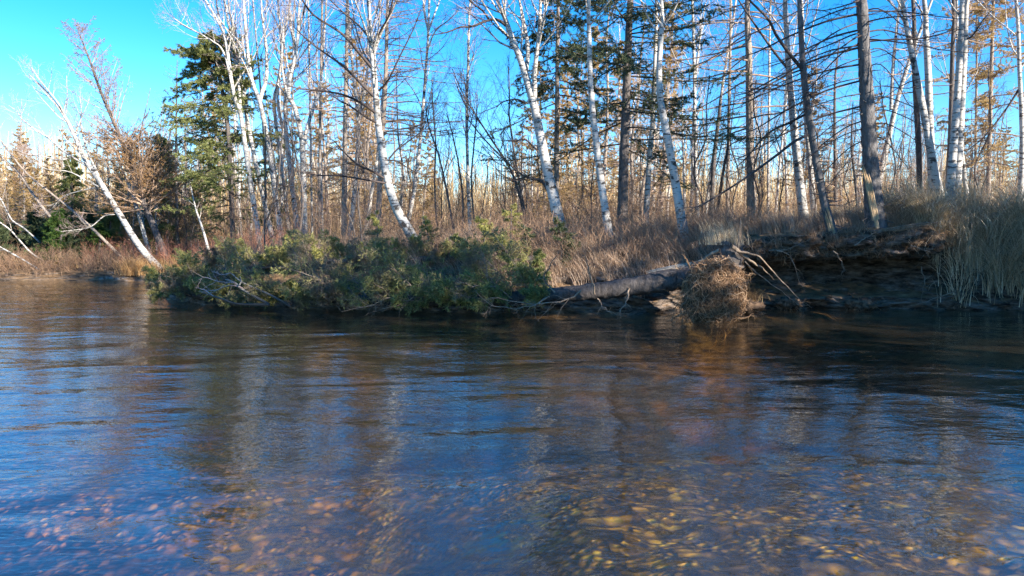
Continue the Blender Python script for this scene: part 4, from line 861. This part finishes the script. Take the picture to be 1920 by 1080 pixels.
el_ = np.array([0.53, 0.38, 0.57])
q = rs.randn(N, 3); q[:, 1] = -np.abs(q[:, 1]); q /= np.linalg.norm(q, axis=1, keepdims=True); out = []; d = rs.randn(N, 3); lift = 1+0.22*vnoise(q[:, :1]*3, q[:, 2:]*3+q[:, 1:2], 2)+rs.uniform(-0.02, 0.12, (N, 1)); el_ = el_*np.array([1.0, 1.0, 1.08])
for e in range(9):
    out.append(c0+q*el_*lift*(1+0.03*rs.randn(N, 1)))
    d = d+rs.randn(N, 3)*0.9; d -= (d*q).sum(1, keepdims=True)*q; d /= np.linalg.norm(d, axis=1, keepdims=True)
    q = q+d*0.10; q /= np.linalg.norm(q, axis=1, keepdims=True)
ro = mb.tubes(np.stack(out, 1), np.full((N, 9), 1.0)*rs.uniform(0.0018, 0.006, (N, 1)), 3).build('fine_roots', M['root'], rp, base); ro['kind'] = 'stuff'
for lp, bw in [([(1372, 462), (1400, 485), (1425, 500), (1450, 525)], 9), ([(1380, 470), (1420, 480), (1445, 505), (1480, 545), (1520, 577)], 5), ([(1350, 470), (1320, 485), (1285, 500)], 9), ([(1330, 560), (1300, 585), (1250, 597)], 6), ([(1300, 520), (1270, 540), (1235, 545)], 8)]:
    L = gnarl(px_path(lp, 13.9, 18, dy=0.4), 0.018); MB().tubes(L, trunk_radius(bw*0.45*13.9/F, 18, 0, 0.9, 0.003), 7).build('root', M['deadwood'], rp, base)
N = 130; q = np.stack([c0[0]+rs.uniform(-0.75, 0.15, N), c0[1]-rs.uniform(0.0, 0.32, N), rs.uniform(0.15, 0.62, N)], 1); d = rs.randn(N, 3)*[0.5, 0.25, 0.2]; d[:, 2] -= 0.7; d[:, 0] -= 0.25; out = [q]
for e in range(8):
    d = d+rs.randn(N, 3)*0.22; d /= np.linalg.norm(d, axis=1, keepdims=True); q = q+d*0.065; out.append(q)
ro2 = MB().tubes(np.stack(out, 1), rs.uniform(0.002, 0.006, (N, 1))*np.linspace(1, 0.5, 9)[None], 3).build('hanging_rootlets', M['root'], rp, base); ro2['kind'] = 'stuff'
# broken stump standing over the root plate
sb = at(1366, 470, 14.3); st = thing('broken_stump', (sb[0], 14.3, sb[2]-0.25), 'dark broken stump with an upright splinter above the upturned roots', 'stump'); sbb = np.array(st.location)
th, zz = np.meshgrid(np.linspace(0, 2*pi, 26, endpoint=False), np.linspace(0, 1, 12), indexing='ij')
rad = (0.26+0.03*np.sin(th*3+1)+0.035*np.sin(zz*23)+0.025*rs.randn(26, 12))*np.where(zz > 0.98, 0.15, 1-0.1*zz)
V = np.stack([np.cos(th)*rad, np.sin(th)*rad, -0.1+zz*0.52+0.05*np.sin(th*2)*zz], -1)+sbb
a, b_ = np.meshgrid(np.arange(26), np.arange(11), indexing='ij'); f = np.stack([a*12+b_, ((a+1) % 26)*12+b_, ((a+1) % 26)*12+b_+1, a*12+b_+1], -1).reshape(-1, 4)
MB().add(V, f).build('stump_wood', M['spruce'], st, sbb)
splinter([(1386, 470), (1387, 440), (1387, 408)], 14.1, 7, 'splinter', 'deadwood', st, sbb, n=3, seed=8)
XY = np.array([sbb[:2]]*500)+rs.randn(500, 2)*[0.20, 0.12]+[-0.05, 0]
MB().blades(np.concatenate([XY, np.full((500, 1), sbb[2]+0.36)], 1), rs.uniform(0.2, 0.55, 500), pi+rs.randn(500)*0.9, rs.uniform(0, 1.3, 500), 0.006, rs).build('grass_tuft', M['grass_pale'], st, sbb)
# pale split plank behind the trunk
b_ = splinter([(1308, 494), (1265, 501), (1212, 512)], 14.6, 8, 'split_plank', 'bleached', seed=9, n=3); tag(b_, 'bleached split plank lying along the top of the fallen trunk', 'broken wood')
b_ = splinter([(1760, 418), (1715, 423), (1672, 430), (1618, 436)], 15.7, 7, 'split_branch', 'deadwood', seed=10, n=4); tag(b_, 'long splintered dead branch lying on the lip of the eroded bank', 'broken wood')
# white birch branch stranded at the left end of the boughs
wb = thing('birch_branch', tuple(at(505, 570, 15.3)), 'bleached white birch branch lying at the water before the fallen boughs', 'dead branch'); wbb = np.array(wb.location)
for lp, bw in [([(505, 571), (470, 571), (440, 569), (415, 560), (380, 549)], 6), ([(505, 571), (485, 560), (455, 543), (440, 530), (420, 523)], 6), ([(545, 575), (520, 560), (490, 545), (455, 530), (432, 511)], 5), ([(448, 535), (452, 528), (450, 518)], 3)]:
    L = px_path(lp, 15.35, 14, dy=0.15); L[:, 2] = np.maximum(L[:, 2], 0.01); MB().tubes(L, trunk_radius(bw/2*15.3/F, 14, 0, 0.5, 0.006), 7).build('limb', M['birch_limb'], wb, wbb)
mb = MB()
for lp in [[(440, 530), (410, 528), (385, 520), (372, 525)], [(432, 512), (415, 515), (400, 508)], [(455, 540), (430, 535), (400, 545), (370, 540)], [(400, 555), (385, 545), (365, 538)]]:
    L = px_path(lp, 15.4, 10, dy=0.1); LR = trunk_radius(0.012, 10, 0, 0.6, 0.003); mb.tubes(L, LR, 4); A, AR = grow(L[None], LR[None], 7, 0.1, 1, 40, 12, 0.4, 5, 0.6, rs, 0.02, 0.15, 0.3); mb.tubes(A, AR, 3)
mb.build('twigs', M['birch_twig'], wb, wbb)
# young spruces and dead twiggy shrubs on the near bank
for k, (u, v, Y, H, lab, nm) in enumerate([(1010, 470, 15.6, 0.75, 'small bright yellow-green spruce sprig in the sun on the near bank', 'needle_olive'), (955, 440, 17, 1.2, 'young dark spruce with a bent top above the fallen boughs', 'needle_fallen'), (1050, 470, 16.3, 1.0, 'young dark green spruce right of the bright sprig', 'needle_dark'),
      (800, 455, 17.5, 1.0, 'young spruce at the foot of the big leaning birch', 'needle_fallen'), (905, 470, 16.2, 1.1, 'broad young spruce behind the fallen boughs', 'needle_fallen'), (985, 475, 16.4, 0.9, 'dark little spruce left of the bright sprig', 'needle_dark'), (705, 455, 18.2, 1.2, 'young spruce left of the leaning birch base', 'needle_fallen')]):
    x = (u-960)/F*Y; gz = ground_z(x, Y); v0 = 540-(((gz-CAMZ)/Y)-tan(PITCH))*F
    conifer(lab, Y, 3, H, [(u, v0), (u+3, v0-H*0.5*F/Y), (u+rs.uniform(-8, 8), v0-H*F/Y)], seed=200+k, needle=nm, n=26, t0=0.04, Lmax=0.45*H, elev=5, sag=0.02, tw=9, sub=1, twL=0.34, ndl=22, taper=0.8, nl=0.055, nw=0.012, bark='spruce', twig='spruce_twig', name='young_spruce', cat='spruce')
# roots and sods hanging out of the eroded bank
for k, lp in enumerate([[(1455, 470), (1480, 480), (1495, 520), (1508, 548)], [(1600, 460), (1630, 440), (1650, 436)], [(1705, 460), (1735, 470), (1762, 478)], [(1725, 500), (1730, 530), (1726, 560)], [(1790, 545), (1750, 560), (1705, 572)], [(1395, 490), (1430, 520), (1470, 550), (1500, 578)], [(1440, 470), (1475, 465), (1520, 445)], [(1560, 470), (1580, 500), (1575, 520)]]):
    xk = at(*lp[0], 15.3)[0]; L = gnarl(px_path(lp, 15.35, 16, dy=0.12), 0.02); L[:, 1] -= 0.05
    LR = trunk_radius(0.014, 16, 0, 0.9, 0.002); mb = MB().tubes(L, LR, 5); A, AR = grow(L[None], LR[None], 7, 0.2, 1, 45, 14, 0.35, 6, 0.5, rs, -0.05, 0.25, 0.3, rcap=0.005); mb.tubes(A, AR, 3)
    o = mb.build('hanging_root', M['deadwood'], None, L[0]); o.location = tuple(L[0])
    tag(o, ['pale root hanging in the hollow left in the eroded bank', 'short root sticking up between the two split trunks', 'dead root jutting right under the lip of the bank', 'thin root hanging straight down at the right of the hollow', 'bare stick at the waterline under the drooping grass', 'long root trailing from the stump to the water', 'root lying on the bank top left of the split trunk', 'small root dangling under the middle of the overhang'][k], 'root')
mb = MB(); N = 700
x = rs.uniform(4.9, 9.3, N); B = np.stack([x, bank_y(x)+0.02+0.1*rs.randn(N), bank_h(x)*rs.uniform(0.72, 0.98, N)], 1)
d = rs.randn(N, 3)*[0.6, 0.3, 0.3]; d[:, 1] -= 0.5; out = [B]; p = B
for q in range(6):
    d = d+rs.randn(N, 3)*0.3; d[:, 2] -= 0.25; d /= np.linalg.norm(d, axis=1, keepdims=True); p = p+d*rs.uniform(0.02, 0.07, (N, 1)); out.append(p)
tag(mb.tubes(np.stack(out, 1), rs.uniform(0.0018, 0.005, (N, 1))*np.linspace(1, 0.5, 7)[None], 3).build('root_fringe', M['root']), 'fringe of fine roots hanging from the lip of the eroded bank', 'roots', kind='stuff')
# lumps of turf and soil breaking off the lip of the bank
SODS = [(1462, 470, 0.22, 'dark turf lump at the left end of the eroded bank, beside the stump'), (1512, 452, 0.26, 'grassy turf lump under the split dead trunk'), (1562, 462, 0.20, 'ragged soil lump hanging right below the split dead trunk'), (1604, 446, 0.24, 'turf lump at the foot of the thick spruce trunk'),
        (1668, 462, 0.22, 'soil lump below the splintered branch on the bank lip'), (1722, 452, 0.26, 'turf lump at the right end of the eroded lip, by the drooping grass'), (1480, 568, 0.20, 'fallen soil block at the waterline left of the hollow'), (1612, 572, 0.24, 'fallen soil block at the waterline in the middle of the hollow'), (1400, 574, 0.26, 'orange-brown grassy clod at the water right of the upturned roots')]
for k, (u, v, sz, lab) in enumerate(SODS):
    x = (u-960)/F*15.4; Y = bank_y(x)+(0.12 if v < 500 else -0.05) if u > 1450 else 14.6
    p = at(u, v, Y); root = thing('soil_clod', p, lab, 'soil clod')
    th, ph = np.meshgrid(np.linspace(0, 2*pi, 28, endpoint=False), np.linspace(0.02, pi-0.02, 18), indexing='ij')
    dr = np.stack([np.cos(th)*np.sin(ph), np.sin(th)*np.sin(ph), np.cos(ph)], -1)
    rad = 1+0.25*vnoise(dr[..., 0]*2+k, dr[..., 2]*2+dr[..., 1], 1.7)+0.16*vnoise(dr[..., 0]*4, dr[..., 1]*4+dr[..., 2]*3+k, 2.3)+0.05*rs.randn(28, 18)
    V = dr*rad[..., None]*np.array([1.25, 0.8, 0.62])*sz
    a, b_ = np.meshgrid(np.arange(28), np.arange(17), indexing='ij'); f = np.stack([a*18+b_, ((a+1) % 28)*18+b_, ((a+1) % 28)*18+b_+1, a*18+b_+1], -1).reshape(-1, 4)
    MB().add(V, f).build('soil', M['soil'], root)
    nn = 260; B = rs.randn(nn, 3)*np.array([0.55, 0.35, 0])*sz; B[:, 2] = sz*0.42
    if v < 500 or u < 1450: MB().blades(B, rs.uniform(0.15, 0.5, nn), radians(250)+rs.randn(nn)*1.0, rs.uniform(0.8, 3.0, nn), 0.008, rs).build('turf', M['grass' if u > 1450 else 'grass_gold'], root)
    d = rs.randn(60, 3)*[0.7, 0.4, 0.4]; d[:, 2] -= 0.6; d /= np.linalg.norm(d, axis=1, keepdims=True); q = d*sz*np.array([1.0, 0.7, 0.5]); out = [q]
    for e in range(6): d = d+rs.randn(60, 3)*0.35; d /= np.linalg.norm(d, axis=1, keepdims=True); q = q+d*0.045; out.append(q)
    o = MB().tubes(np.stack(out, 1), rs.uniform(0.0018, 0.005, (60, 1))*np.linspace(1, 0.5, 7)[None], 3).build('fine_roots', M['root'], root); o['kind'] = 'stuff'
